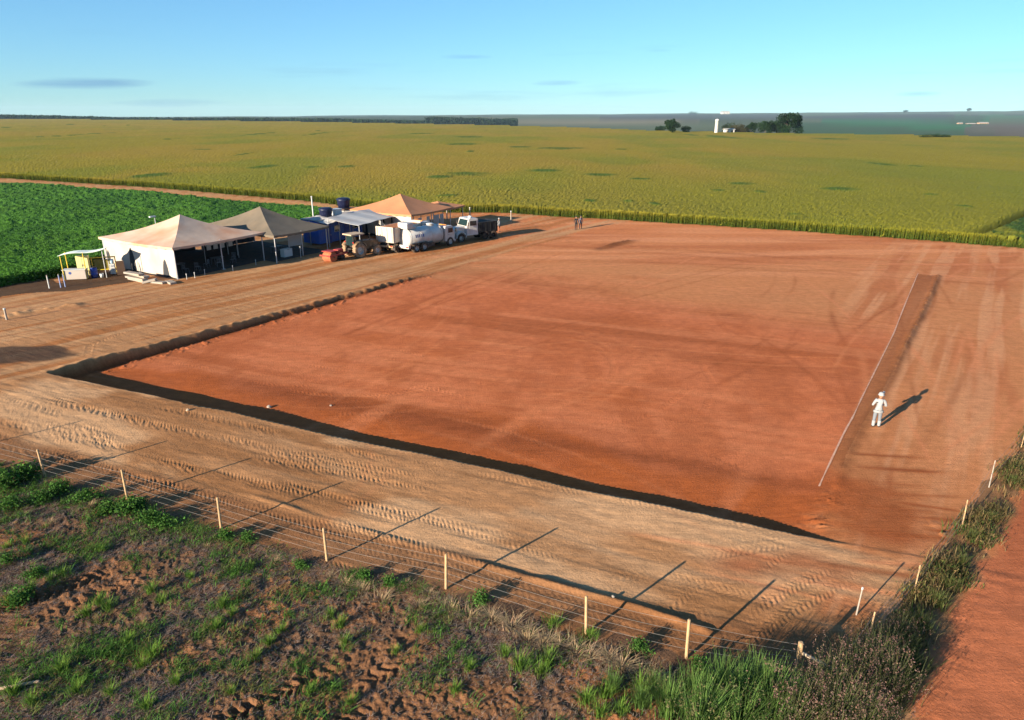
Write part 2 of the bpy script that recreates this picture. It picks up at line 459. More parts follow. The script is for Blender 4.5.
for _p, _w, _a in PASSES[:92:3]: TRACKS.append((_p, .42, .26, .010))
def gz(x, y, fine=True):
    x = np.asarray(x, float); y = np.asarray(y, float)
    z = np.zeros(x.shape)
    near = (y > 3) & (y < 125) & (np.abs(x) < 130)
    xs = x[near]; ys = y[near]
    zz = (fbm(xs * 0.12, ys * 0.12, 40, 3) - .5) * 0.22
    D, side, a, b, da, db = pit_field(xs, ys)
    zz = zz * (1 - 0.7 * side) - D * side
    # loosened lip and clods along the left wall and near edge
    lip = np.exp(-(db / 0.45) ** 2) * sst(-.02, .05, b) * (1 - sst(0.9, 1.0, b)) * (da > -0.3)
    zz = zz + lip * (vnoise(xs * 2.3, ys * 2.3, 8) ** 2) * 0.10
    clod = fbm(xs * 3.2, ys * 3.2, 60, 3)
    zz = zz + np.exp(-((db - 0.7) / 0.7) ** 2) * side * np.clip(clod - .58, 0, 1) * .3 * (b < 1)
    # fine texture of the soil
    ang = math.atan2(AD[1], AD[0])
    ra, rb = rot(xs, ys, ang)
    zz = zz + (fbm(ra * 0.8, rb * 4.0, 70, 3) - .5) * 0.035 * (1 - side)
    # the working face at the far end and the crescent of spoil
    dc, sc_, al = seg_dist(xs, ys, CRES)
    zz = zz + 0.30 * np.exp(-(dc / 0.32) ** 2) * sst(-.2, 2.5, al) * (1 - sst(5.5, 8, al))
    # windrow by the fence
    dw, sw, aw = seg_dist(xs, ys, WINDROW)
    wv = 0.03 + 0.09 * sst(12, 17, aw) + 0.06 * (vnoise(aw * .7, aw * 0 + 3, 5) - .5)
    zz = zz + wv * np.exp(-(dw / 0.15) ** 2) * (0.7 + 0.6 * vnoise(xs * 2, ys * 2, 6)) * (1 - sst(WLEN - .6, WLEN, aw))
    # thin ridge along the bank on the right, standing a little above what lies beyond
    dk, sk, ak = seg_dist(xs, ys, BANK)
    zz = zz + 0.23 * np.exp(-(dk / 0.25) ** 2) * (0.5 + .5 * vnoise(xs * .5, ys * .5, 9) + .35 * (vnoise(xs * 3, ys * 3, 10) - .5)) * (1 - 0.75 * sst(24, 34, ak)) 
    # spoil heaps and scrapes at the right corner
    for (u, v, r, h) in ((828, 497, .5, .12), (815, 520, .6, .1), (930, 523, .35, .06)):
        c = P(u, v)
        d2 = ((xs - c[0]) ** 2 + (ys - c[1]) ** 2) / r ** 2
        zz = zz + h * .8 * np.exp(-d2 * 1.4) * np.clip(fbm(xs * 2.2, ys * 4.5, 11, 4, .6) - .42, 0, 1) * 4
    # small banks on the yard
    for pts, w, h in SCARS:
        ds, ss, as_ = seg_dist(xs, ys, pts)
        zz = zz + h * np.exp(-(ds / w) ** 2) * (0.2 + 1.4 * vnoise(xs * 2.1, ys * 2.1, 13))
    # stubble field: lower and cloddy
    df, sf, af = seg_dist(xs, ys, FENCE)
    fld = field_mask(xs, ys) * sst(.05, 1.1, df)
    zz = zz - 0.10 * fld
    r2a, r2b = rot(xs, ys, R(35))
    zz = zz + fld * ((fbm(xs * 2.2, ys * 2.2, 80, 4, .6) - .5) * 0.10 + (fbm(xs * 6.5, ys * 6.5, 83, 2, .6) - .5) * .09 + (fbm(r2a * .25, r2b * 1.1, 85, 2) - .5) * 0.12 + np.clip(fbm(xs * 5, ys * 5, 88, 2) - .55, 0, 1) * 0.16)
    # roadside strip beyond the right-hand fence is a low rough verge
    dro, sro, aro = seg_dist(xs, ys, ROAD_L)
    drf, srf, arf = seg_dist(xs, ys, VERGE_FENCE)
    vg = verge_mask(xs, ys) * sst(.05, 1.3, dro) * sst(.0, .7, drf)
    zz = zz + vg * (0.10 + (fbm(xs * 1.8, ys * 1.8, 90, 3) - .5) * 0.25)
    # wheel marks
    if fine and len(xs):
        for pts, w, lug, dep in TRACKS:
            pa = np.array(pts)
            lo = pa.min(0) - 1; hi = pa.max(0) + 1
            mk_ = (xs > lo[0]) & (xs < hi[0]) & (ys > lo[1]) & (ys < hi[1])
            if not mk_.any(): continue
            d, s_, al = seg_dist(xs[mk_], ys[mk_], pts)
            s_ = np.clip(s_, -w, w)
            prof = 1 - sst(w * 0.42, w * 0.55, d)
            lugs = np.sin(2 * math.pi * (al + (vnoise(al * 1.3, s_ * 2 + pa[0, 0], 15) - .5) * .22 + np.abs(s_) * 0.75 + 0.25 * lug * np.sign(s_)) / lug)
            fade = 0.15 + 0.85 * sst(.3, .65, vnoise(al * .35 + pa[0, 0], al * 0 + pa[0, 1], 14))
            L = al.max() + 1e-6
            ends = sst(0, 1.2, al) * (1 - sst(L - 1.2, L, al))
            dz = dep * (np.tanh(lugs * 2.0) * 0.62 - 0.45) * prof + dep * 0.35 * np.exp(-((d - w * .6) / .07) ** 2)
            zz[mk_] += dz * fade * ends
    z[near] = zz
    # beyond the maize the plateau falls away, then far slopes rise to the skyline
    s = x / np.maximum(y, 1.0)
    ye = edge_y(s)
    far = y > 200
    drop = np.interp(s, DS, DZ) * sst(8, 380, y - ye)
    zf = -drop + (np.interp(s, HS, HZ) + np.interp(s, DS, DZ)) * sst(0, 1, np.clip((y - ye - 300) / (9000 - ye - 300), 0, 1)) ** 0.9
    zf = zf + sst(300, 1500, y - ye) * (fbm(x * 0.0011, y * 0.0008, 95, 3) - .5) * 22
    return np.where(far, zf, z)

CRES = pxline((600, 249), (612, 245.5), (628, 242), (648, 239.5), (690, 237.5))
SCARS = [(pxline((-10, 320), (30, 312), (75, 306)), .55, .16)]
FIELD_POLY = [(-60, 2)] + [(-46, 38)] + [tuple(p) for p in FENCE] + [tuple(P(870, 690)), tuple(P(895, 722)), (10, 2)]
VERGE_FENCE = pxline((838, 680), (862, 640), (915, 590), (962, 527), (990, 482), (1022, 440), (1080, 365), (1140, 300), (1250, 262))
VERGE_POLY = [tuple(p) for p in pxline((838, 680), (862, 640), (915, 590), (962, 527), (990, 482), (1022, 440), (1080, 365), (1140, 300), (1250, 262))] + [tuple(p) for p in ROAD_L[::-1]] + [(10, 2)]
def soft_poly(x, y, poly, w=0.5, seed=1):
    jx = (fbm(x * 0.9, y * 0.9, seed, 3) - .5) * w * 2
    jy = (fbm(x * 0.9 + 31, y * 0.9, seed + 5, 3) - .5) * w * 2
    return in_poly(x + jx, y + jy, poly).astype(float)
def field_mask(x, y): return soft_poly(x, y, FIELD_POLY, .7, 101)
def verge_mask(x, y): return soft_poly(x, y, VERGE_POLY, .6, 111)
def road_mask(x, y):
    d, s, a = seg_dist(x, y, ROAD_L)
    d = np.where(s < 0, -d, d)
    d = d + (fbm(x * 0.8, y * 0.8, 121, 3) - .5) * 1.2
    return 1 - sst(-.25, .2, d)

# ------------------------------------------------------------------ ground sheet
def lerp3(a, b, t): return a * (1 - t[:, None]) + np.asarray(b)[None, :] * t[:, None]
def land_colour(x, y, z):
    n = len(x)
    c = np.tile(np.array((0.355, 0.205, 0.112)), (n, 1))              # tan loam of the yard
    ang = math.atan2(AD[1], AD[0]); angb = math.atan2(BD[1], BD[0])
    ra, rb = rot(x, y, ang); la, lb = rot(x, y, angb)
    st_near = fbm(ra * 0.10, rb * 0.9, 201, 4)
    st_left = fbm(la * 0.07, lb * 0.8, 211, 4)
    blot = fbm(x * 0.14, y * 0.14, 221, 4)
    D, side, a, b, da, db = pit_field(x, y)
    # redder to the right and far side of the earthworks
    redd = sst(0.0, 0.5, (x - 4) / 26 + (y - 30) / 90) * 0.9
    c = lerp3(c, (0.43, 0.185, 0.088), redd * (0.6 + 0.5 * blot))
    farw = sst(62, 92, y) * sst(-25, 0, x)
    c = lerp3(c, (0.47, 0.19, 0.088), farw * .8)
    angk = math.atan2(BANK[-1][1] - BANK[0][1], BANK[-1][0] - BANK[0][0])
    ka, kb = rot(x, y, angk)
    east = sst(6, 10, x - .55 * (y - 20)) * 1.0
    c = lerp3(c, (0.33, 0.12, 0.055), east * sst(.47, .66, fbm(ka * .06, kb * .55, 225, 4)) * .65)
    c = lerp3(c, (0.50, 0.28, 0.17), east * sst(.50, .66, fbm(ka * .05, kb * 1.1, 227, 4)) * .6)
    north = sst(55, 75, y) * sst(-20, -5, x)
    c = lerp3(c, (0.34, 0.115, 0.05), north * sst(.48, .66, fbm(x * .04, y * .35, 228, 4)) * .6)
    c = lerp3(c, (0.55, 0.27, 0.155), north * sst(.50, .66, fbm(x * .035 + 5, y * .5, 229, 4)) * .6)
    yard = (db < 0) * 1.0
    c = lerp3(c, (0.30, 0.13, 0.05), yard * sst(.45, .66, st_left) * .85)
    c = lerp3(c, (0.42, 0.27, 0.16), yard * sst(.48, .68, fbm(la * 0.05, lb * 1.3, 231, 3)) * .75)
    strip = (1 - sst(-.4 * sst(.9, 1, a) - .01, .4 * sst(.9, 1, a) + .01, da + (blot - .5) * 1.5 * sst(.9, 1, a))) * (db > 0) * (1 - .8 * sst(1.0, 1.16, a + (blot - .5) * .2))
    c = lerp3(c, (0.24, 0.125, 0.06), strip * sst(.46, .66, st_near) * .8)
    c = lerp3(c, (0.47, 0.315, 0.20), strip * sst(.48, .66, fbm(ra * .16, rb * .35, 241, 4)) * .9)
    FA = None
    # the cut: orange subsoil, pinker where rolled, wall shade painted in as dark red
    dl, sl, al = seg_dist(x, y, LINE); dk, sk, ak = seg_dist(x, y, BANK)
    dl_s = np.where(al > al.max() - .01, -sl, np.where(sl > 0, -dl, dl))
    pit = side * (1 - sst(.985, 1.05, a + (st_near - .5) * .12) * (1 - sst(3.2, 4.2, da))) * (lambda e: sst(-.15 - 2.2 * e, .15 + .5 * e, dl_s + (blot - .5) * (.3 + 2.6 * e) + (fbm(x * .8, y * .8, 259, 3) - .5) * 1.6 * e))(sst(al.max() - 2.5, al.max() - .01, al)) * (1 - sst(0.90, 1.30, b + (blot - .5) * .35 + (fbm(ra * .05, rb * .3, 255, 3) - .5) * .3))
    inner = sst(3.0, 6.0, da + (blot - .5) * 3)
    redc = np.tile(np.array((0.33, 0.105, 0.036)), (n, 1))
    redc = lerp3(redc, (0.40, 0.150, 0.078), sst(.25, .75, inner * .8 + (blot - .5) * 1.1))
    redc = lerp3(redc, (0.25, 0.085, 0.036), sst(.47, .70, fbm(ra * 0.055, rb * 0.28, 251, 4)) * .7)
    redc = lerp3(redc, (0.46, 0.19, 0.105), sst(.52, .70, fbm(ra * 0.04 + 7, rb * 0.8, 253, 4)) * .55)
    redc = lerp3(redc, (0.30, 0.10, 0.042), sst(.50, .68, fbm(x * 0.45, y * 0.2, 257, 4)) * .5)
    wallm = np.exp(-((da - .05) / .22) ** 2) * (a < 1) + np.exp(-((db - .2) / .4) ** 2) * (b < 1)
    redc = lerp3(redc, (0.13, 0.040, 0.016), np.clip(wallm, 0, 1) * .85)  # shade of the cut walls painted into the soil colour
    redc = lerp3(redc, (0.20, 0.065, 0.028), np.exp(-((da - 4.3 - (blot - .5) * .8) / .75) ** 2) * .75 * sst(.1, .3, a))
    redc = lerp3(redc, (0.47, 0.19, 0.10), sst(.56, .74, fbm(la * 0.05, lb * 0.35, 261, 4)) * .6)
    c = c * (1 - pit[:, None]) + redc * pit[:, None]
    # passes of wheels and blade: narrow bands pressed lighter or scraped darker; short dashes paint rut shadow
    for pts, wd, am in PASSES:
        pa = np.array(pts); lo = pa.min(0) - 1; hi = pa.max(0) + 1
        mk_ = (x > lo[0]) & (x < hi[0]) & (y > lo[1]) & (y < hi[1])
        if not mk_.any(): continue
        d, s_, al_ = seg_dist(x[mk_], y[mk_], pts)
        L = al_.max() + 1e-6
        q = np.exp(-(d / wd) ** 2) * sst(0, min(3, L * .3), al_) * (1 - sst(L - min(3, L * .3), L, al_)) * (.3 + .9 * vnoise(al_ * .25 + pa[0, 0], al_ * 0 + 1, 277))
        tgt = np.array((0.50, 0.215, 0.115)) if am > 0 else np.array((0.23, 0.075, 0.03))
        c[mk_] = c[mk_] * (1 - (q * abs(am))[:, None]) + tgt[None] * (q * abs(am))[:, None]
    # darker soil along the bank band and the right corner
    band = (sl > 0) * (sk < 0) * (dl < 6) * (al > .01) * (ak > .01) * (1 - sst(al.max() - 3, al.max() - .02, al)) * (ak < ak.max() - .02)
    c = lerp3(c, (0.25, 0.098, 0.044), band * (.55 + .5 * blot))
    c = lerp3(c, (0.17, 0.07, 0.03), np.exp(-(dk / .35) ** 2) * .6)
    cor = np.exp(-(((x - 13.9) / 1.9) ** 2 + ((y - 24.0) / 2.6) ** 2))
    c = lerp3(c, (0.26, 0.085, 0.032), np.clip(cor * 2.0 * (.3 + 1.1 * fbm(x * .35, rb * 1.1, 263, 3)), 0, 1) * .9)
    for (u, v, r, q) in ((745, 566, 1.3, .7), (800, 560, 1.0, .6), (835, 575, .9, .5), (895, 540, .8, .4)):
        p = P(u, v)
        e = np.exp(-(((x - p[0]) / r) ** 2 + ((y - p[1]) / (r * .55)) ** 2))
        c = lerp3(c, (0.27, 0.085, 0.035), np.clip(e * q * (.5 + blot), 0, 1))
    dc, sc_, al2 = seg_dist(x, y, CRES)
    c = lerp3(c, (0.11, 0.045, 0.022), np.exp(-(dc / .8) ** 2) * (1 - sst(5, 8, al2)) * .8)  # dark soil, with the crescent's shaded face painted in
    # dark grey patch at the left edge of the yard
    p = P(8, 354); ja = (fbm(x * .5, y * .5, 271, 3) - .5) * 1.2
    e = ((x - p[0]) / 4.6 + (y - p[1]) * .25 / 4.6) ** 2 + ((y - p[1]) / 1.75) ** 2 + ja
    c = lerp3(c, (0.055, 0.042, 0.036), (1 - sst(.55, 1.1, e)) * .9)
    # dark soil by the shelter and crop edge, with crop shadow painted in
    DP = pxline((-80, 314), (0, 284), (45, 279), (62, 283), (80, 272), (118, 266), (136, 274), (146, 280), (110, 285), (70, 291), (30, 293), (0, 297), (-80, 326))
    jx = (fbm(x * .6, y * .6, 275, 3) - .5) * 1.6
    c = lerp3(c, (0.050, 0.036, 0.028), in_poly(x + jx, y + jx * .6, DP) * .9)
    # stubble field and verge
    fm = field_mask(x, y)
    fcol = np.tile(np.array((0.150, 0.095, 0.066)), (n, 1))
    fcol = lerp3(fcol, (0.25, 0.12, 0.06), sst(.50, .72, fbm(x * .5, y * .5, 281, 4)) * .8)
    fcol = lerp3(fcol, (0.095, 0.062, 0.045), sst(.48, .72, fbm(x * 1.3, y * 1.3, 291, 4)) * .7)
    c = c * (1 - fm[:, None]) + fcol * fm[:, None]
    df, sf, af = seg_dist(x, y, FENCE)
    c = lerp3(c, (0.185, 0.095, 0.05), (1 - sst(1.6, 2.3, df + (st_near - .5) * 1.2)) * .85 * (1 - fm))
    for pts in FT:
        dt_ = seg_dist(x, y, pxline(*pts))[0]
        c = lerp3(c, (0.195, 0.105, 0.06), np.exp(-(dt_ / .55) ** 2) * .75)
    vm = verge_mask(x, y)
    c = lerp3(c, (0.19, 0.115, 0.065), vm * .9)
    rm = road_mask(x, y)
    roadc = lerp3(np.tile(np.array((0.375, 0.138, 0.073)), (n, 1)), (0.30, 0.10, 0.05), sst(.45, .7, fbm(*(lambda q: (q[0] * .06, q[1] * .9))(rot(x, y, R(52))), 301, 4)) * .8)
    c = c * (1 - rm[:, None]) + roadc * rm[:, None]
    # under the crops
    cd, cs, ca = seg_dist(x, y, CORN_E)
    incrop = (cs > 0.0)
    sd_, ss_, sa_ = seg_dist(x, y, SOYEDGE)
    td, ts, ta = seg_dist(x, y, TRACK)
    soy = (ss_ > 0) & (ts < 0) & (x < P(336, 214)[0])
    c[incrop] = (0.12, 0.10, 0.035)
    c[soy] = (0.05, 0.075, 0.02)
    c = lerp3(c, (0.45, 0.25, 0.12), (td < 2.2) * (~incrop) * .8)
    # far country
    u, v = project(x, y, z)
    s = x / np.maximum(y, 1)
    fa = sst(0, 30, y - edge_y(s)) * (y > 200)
    fc = np.tile(np.array((0.075, 0.105, 0.06)), (n, 1))
    jit = (fbm(x * .004, y * .002, 311, 4) - .5)
    jit2 = jit * 3
    fc = lerp3(fc, (0.040, 0.042, 0.045), ((v + jit2 > 114.5) & (v + jit2 < 119.5) & (u > 600)) * .9)
    fc = lerp3(fc, (0.19, 0.17, 0.13), ((v + jit2 > 118.2) & (v + jit2 < 124) & (u > 470) & (u < 700)) * .7)
    fc = lerp3(fc, (0.025, 0.125, 0.05), ((v + jit2 > 121.3 - (u - 800) * .010) & (u > 795 + jit * 40) & (u < 990 - jit * 60)) * .95)
    fc = lerp3(fc, (0.04, 0.14, 0.055), ((v + jit2 > 115) & (v + jit2 < 120) & (u > 955)) * .8)
    fc = lerp3(fc, (0.10, 0.08, 0.075), ((v > 126) & (u > 965)) * .8)
    fc = lerp3(fc, (0.04, 0.05, 0.03), sst(.56, .66, fbm(x * .0035, y * .0012, 321, 3)) * .6)
    fc = lerp3(fc, (0.035, 0.055, 0.03), (u < 435) * .9)
    c = c * (1 - fa[:, None]) + fc * fa[:, None]
    c = c * (pit[:, None] * np.array((1.09, .87, .66)) + (1 - pit[:, None]) * np.array((1.12, .95, .76)))
    return c, pit

def build_ground():
    vr = np.concatenate([np.arange(830, 402, -1.15), np.arange(402, 262, -0.42), np.arange(262, 116, -1.0)])
    Yr = np.array([P(512, v)[1] for v in vr])
    Yr = np.concatenate([[-200.0, 2.0, 6.0], Yr[Yr > 8], [4200, 4800, 5600, 6500, 7500, 9000]])
    fine_s = np.concatenate([np.arange(-0.84, -.74, .0019), np.arange(-.74, -.08, .0013), np.arange(-.08, 0.841, 0.0019)])
    coarse = np.concatenate([np.arange(0.86, 1.0, .02), np.arange(1.0, 1.65, .06)])
    S = np.concatenate([-coarse[::-1], fine_s, coarse])
    scale = np.maximum(Yr, 8.0)
    scale[0] = 170.0
    X = S[None, :] * scale[:, None]
    Y = np.repeat(Yr[:, None], len(S), 1)
    nr, nc = X.shape
    x = X.ravel(); y = Y.ravel()
    z = gz(x, y)
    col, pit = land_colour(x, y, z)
    idx = np.arange(nr * nc).reshape(nr, nc)
    q = np.stack([idx[:-1, :-1], idx[:-1, 1:], idx[1:, 1:], idx[1:, :-1]], -1).reshape(-1, 4)
    cx = x[q].mean(1); cy = y[q].mean(1); cz = z[q].mean(1)
    road = road_mask(cx, cy) > .5
    td, ts, ta = seg_dist(cx, cy, TRACK)
    cd, cs, ca = seg_dist(cx, cy, CORN_E)
    trk = (td < 2.6) & (cs < 0) & (cy > 90)
    pt = pit[q].mean(1) > .5
    far = (cy > edge_y(cx / np.maximum(cy, 1)) + 15) & (cy > 200)
    fld = field_mask(cx, cy) > .5
    lab = np.zeros(len(q), int)
    lab[fld] = 4; lab[pt] = 1; lab[road] = 2; lab[trk] = 3; lab[far] = 5
    m = ground_material(); mf = ground_material(.9, .10)
    co = np.stack([x, y, z], 1)
    # smooth normals are kept across the pieces by sharing the same positions; each piece is its own sheet
    for k, nm in enumerate(['ground', 'earthwork_floor', 'dirt_road', 'farm_track', 'stubble_field', 'far_hills']):
        qq = q[lab == k]
        if not len(qq): continue
        used, inv = np.unique(qq.ravel(), return_inverse=True)
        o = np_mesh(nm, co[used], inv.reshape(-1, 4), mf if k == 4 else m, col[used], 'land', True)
        tag(o, kind='structure')

def ground_material(bs=.6, bd=.05):
    m = bpy.data.materials.new('soil'); m.use_nodes = True
    n = m.node_tree.nodes; l = m.node_tree.links
    b = n['Principled BSDF']; b.inputs['Roughness'].default_value = 0.95; b.inputs['Specular IOR Level'].default_value = 0.08
    a = n.new('ShaderNodeAttribute'); a.attribute_name = 'land'
    g = n.new('ShaderNodeNewGeometry')
    def nz(scale, detail=6, rough=.65):
        t = n.new('ShaderNodeTexNoise'); t.inputs['Scale'].default_value = scale; t.inputs['Detail'].default_value = detail; t.inputs['Roughness'].default_value = rough
        l.new(g.outputs['Position'], t.inputs['Vector']); return t
    n1 = nz(1.7); n2 = nz(9.0, 5, .7)
    r1 = n.new('ShaderNodeMapRange'); r1.inputs['From Min'].default_value = .3; r1.inputs['From Max'].default_value = .7; r1.inputs['To Min'].default_value = .84; r1.inputs['To Max'].default_value = 1.14
    r2 = n.new('ShaderNodeMapRange'); r2.inputs['From Min'].default_value = .3; r2.inputs['From Max'].default_value = .7; r2.inputs['To Min'].default_value = .86; r2.inputs['To Max'].default_value = 1.12
    l.new(n1.outputs['Fac'], r1.inputs['Value']); l.new(n2.outputs['Fac'], r2.inputs['Value'])
    mm = n.new('ShaderNodeMath'); mm.operation = 'MULTIPLY'; l.new(r1.outputs[0], mm.inputs[0]); l.new(r2.outputs[0], mm.inputs[1])
    mp = n.new('ShaderNodeMapping'); mp.inputs['Rotation'].default_value = (0, 0, -math.atan2(AD[1], AD[0])); mp.inputs['Scale'].default_value = (.35, 5.5, 1)
    l.new(g.outputs['Position'], mp.inputs['Vector'])
    n3 = n.new('ShaderNodeTexNoise'); n3.inputs['Scale'].default_value = 1.6; n3.inputs['Detail'].default_value = 6; n3.inputs['Roughness'].default_value = .6
    l.new(mp.outputs[0], n3.inputs['Vector'])
    r3 = n.new('ShaderNodeMapRange'); r3.inputs['From Min'].default_value = .3; r3.inputs['From Max'].default_value = .7; r3.inputs['To Min'].default_value = .86; r3.inputs['To Max'].default_value = 1.12
    l.new(n3.outputs['Fac'], r3.inputs['Value'])
    m2 = n.new('ShaderNodeMath'); m2.operation = 'MULTIPLY'; l.new(mm.outputs[0], m2.inputs[0]); l.new(r3.outputs[0], m2.inputs[1]); mm = m2
    vs = n.new('ShaderNodeVectorMath'); vs.operation = 'SCALE'
    l.new(a.outputs['Color'], vs.inputs[0]); l.new(mm.outputs[0], vs.inputs['Scale'])
    l.new(vs.outputs[0], b.inputs['Base Color'])
    nb = nz(11.0, 9, .72)
    bp = n.new('ShaderNodeBump'); bp.inputs['Strength'].default_value = bs; bp.inputs['Distance'].default_value = bd
    l.new(nb.outputs['Fac'], bp.inputs['Height']); l.new(bp.outputs[0], b.inputs['Normal'])
    return m
build_ground()

# chalk line along the right side of the levelled floor
def chalk():
    pts = []
    for p, q in zip(LINE[:-1], LINE[1:]):
        for t in np.linspace(0, 1, 14, endpoint=False): pts.append(p * (1 - t) + q * t)
    pts.append(LINE[-1]); pts = np.array(pts)
    d = np.gradient(pts, axis=0); d /= np.hypot(d[:, 0], d[:, 1])[:, None]
    nn = np.stack([-d[:, 1], d[:, 0]], 1)
    w = 0.042 * (0.5 + 0.7 * vnoise(np.arange(len(pts)) * .5, np.zeros(len(pts)), 401))
    off = (vnoise(np.arange(len(pts)) * .11, np.zeros(len(pts)) + 5, 402) - .5) * .12
    V = []
    for sgn in (-1, -.33, .33, 1):
        e = pts + nn * (off + sgn * w)[:, None]
        V.append(np.column_stack([e, gz(e[:, 0], e[:, 1]) + 0.018]))
    V = np.stack(V, 1); n = len(pts); idx = np.arange(n * 4).reshape(n, 4)
    q = np.concatenate([np.stack([idx[:-1, k], idx[:-1, k + 1], idx[1:, k + 1], idx[1:, k]], -1) for k in range(3)])
    o = np_mesh('chalk_line', V.reshape(-1, 3), q, mat('chalk', (.50, .30, .21), .95, noise=.25, nscale=4, tint=(.45, .18, .10, .7)), smooth=True)
    tag(o, kind='structure')
chalk()
# ------------------------------------------------------------------ leaves and blades
def blade_mesh(base, h, az, lean, w, col_lo, col_hi, segs=3, droop=0.0):
    """many tapering bent blades at once; returns verts, quads, colours"""
    n = len(h)
    ts = np.linspace(0, 1, segs + 1)
    ca, sa = np.cos(az), np.sin(az)
    px, py = -sa, ca
    V = np.zeros((n, segs + 1, 2, 3)); C = np.zeros((n, segs + 1, 2, 3))
    for i, t in enumerate(ts):
        out = lean * h * (t ** 1.7)
        zz = h * (t - droop * t ** 3)
        ww = w * (1 - 0.85 * t ** 1.5) * 0.5
        for j, sg in enumerate((-1, 1)):
            V[:, i, j, 0] = base[:, 0] + ca * out + px * ww * sg
            V[:, i, j, 1] = base[:, 1] + sa * out + py * ww * sg
            V[:, i, j, 2] = base[:, 2] + zz
            C[:, i, j] = col_lo * (1 - t) + col_hi * t
    k = (segs + 1) * 2
    idx = np.arange(n)[:, None] * k
    Q = []
    for i in range(segs):
        Q.append(np.concatenate([idx + 2 * i, idx + 2 * i + 1, idx + 2 * i + 3, idx + 2 * i + 2], 1))
    return V.reshape(-1, 3), np.concatenate(Q), C.reshape(-1, 3)
def leaf_cards(cen, size, r, cols):
    """randomly turned four-cornered leaves"""
    n = len(cen)
    a = r.normal(size=(n, 3)); a /= np.linalg.norm(a, axis=1)[:, None]
    b = r.normal(size=(n, 3)); b -= a * (a * b).sum(1)[:, None]; b /= np.linalg.norm(b, axis=1)[:, None]
    s = size[:, None]
    V = np.stack([cen + a * s, cen + b * s * .55, cen - a * s, cen - b * s * .55], 1)
    Q = np.arange(n * 4).reshape(n, 4)
    return V.reshape(-1, 3), Q, np.repeat(cols, 4, 0)
def merge(parts):
    V = []; Q = []; C = []; o = 0
    for v, q, c in parts:
        V.append(v); Q.append(q + o); C.append(c); o += len(v)
    return np.concatenate(V), np.concatenate(Q), np.concatenate(C)
def vary(col, n, r, dv=.2, dh=.12):
    c = np.tile(np.array(col, float), (n, 1)) * r.uniform(1 - dv, 1 + dv, (n, 1))
    return c * r.uniform(1 - dh, 1 + dh, (n, 3))

leafm = mat('leaf', (0, 0, 0), .85, spec=.06, trans=.28, attr='tone')
strawm = mat('straw', (0, 0, 0), .9, spec=.1, trans=.12, attr='tone')

# ------------------------------------------------------------------ maize on the plateau
PATCHES = []      # weedy green spots inside the maize: (u, v, width px, height px)
for (u, v, w, h) in ((350, 201, 26, 3), (262, 165, 17, 3.2), (312, 165, 12, 2), (345, 165, 16, 2), (150, 173, 24, 3.5), (242, 153, 6, 2), (260, 133, 10, 2), (318, 133, 8, 2), (318, 130, 5, 1.2),
                     (60, 135, 8, 2), (95, 133, 12, 1.5), (6, 127, 8, 1.5), (70, 124, 6, 1), (120, 125, 4, 1), (170, 138, 8, 1),
                     (465, 143, 30, 1.6), (520, 146, 18, 1.3), (470, 136, 25, 1.2), (560, 147, 35, 2.0), (470, 150, 6, 1.2), (620, 148, 10, 1), (467, 172, 40, 2.6), (440, 175, 20, 2.4), (545, 169, 28, 2.4), (600, 173, 28, 2.2), (640, 177, 16, 1.6),
                     (447, 193, 18, 2), (590, 198, 10, 2), (628, 198, 10, 2.5), (655, 201, 7, 3), (718, 188, 12, 1.6), (742, 181, 22, 2.2), (840, 186, 32, 2.4), (760, 189, 8, 2), (880, 162, 16, 2.4), (915, 164, 10, 1.3), (690, 134, 9, 1.2), (722, 136, 14, 2.6), (830, 138, 20, 2),
                     (930, 192, 10, 2), (965, 204, 9, 2.4), (795, 210, 10, 2), (200, 148, 16, 1.2), (420, 133, 20, 1), (505, 205, 14, 1.6), (690, 215, 9, 1.5)):
    c = P(u, v, 1.5)
    sx = abs(P(u + w / 2, v, 1.5)[0] - c[0]); sy = abs(P(u, v - h / 2, 1.5)[1] - c[1])
    PATCHES.append((c[0], c[1], max(sx, .8) * 1.2, max(sy, 1.2) * 1.15))
GREEN_POLY = pxline((984, 238), (1005, 228), (1024, 221), (1060, 205), (1250, 230), (1250, 275), (1024, 252), (1000, 247))
FURROW = [P(976, 236, .6), P(1000, 227, .6), P(1030, 213, .6), P(1060, 200, .6)]
def patch_mask(x, y):
    m = np.zeros(x.shape)
    jx = (fbm(x * .25, y * .25, 501, 3) - .5)
    for (cx, cy, sx, sy) in PATCHES:
        sel = (np.abs(x - cx) < sx * 3) & (np.abs(y - cy) < sy * 3)
        if not sel.any(): continue
        e = ((x[sel] - cx) / sx) ** 2 + ((y[sel] - cy) / sy) ** 2 + jx[sel] * 1.6
        m[sel] = np.maximum(m[sel], 1 - sst(.05, 1.7, e))
    return m
def corn_colour(x, y):
    n = len(x)
    c = np.tile(np.array((0.27, 0.215, 0.022)), (n, 1))
    c = lerp3(c, (0.32, 0.215, 0.030), sst(.42, .68, fbm(x * .016, y * .010, 511, 4)) * .8)
    c = lerp3(c, (0.20, 0.20, 0.02), sst(.46, .70, fbm(x * .03 + 50, y * .014, 521, 4)) * .8)
    c = lerp3(c, (0.33, 0.235, 0.035), sst(300, 900, y) * .5)
    c = lerp3(c, (0.185, 0.195, 0.02), (1 - sst(95, 190, y - .25 * x)) * .55)
    c = c * 1.15
    pm = patch_mask(x, y)
    c = lerp3(c, (0.070, 0.135, 0.018), pm * .9)
    g = in_poly(x, y, GREEN_POLY) * 1.0
    c = lerp3(c, (0.040, 0.090, 0.022), g * (.35 + .6 * sst(.35, .6, fbm(x * .35, y * .2, 555, 3))))
    return c, pm, g
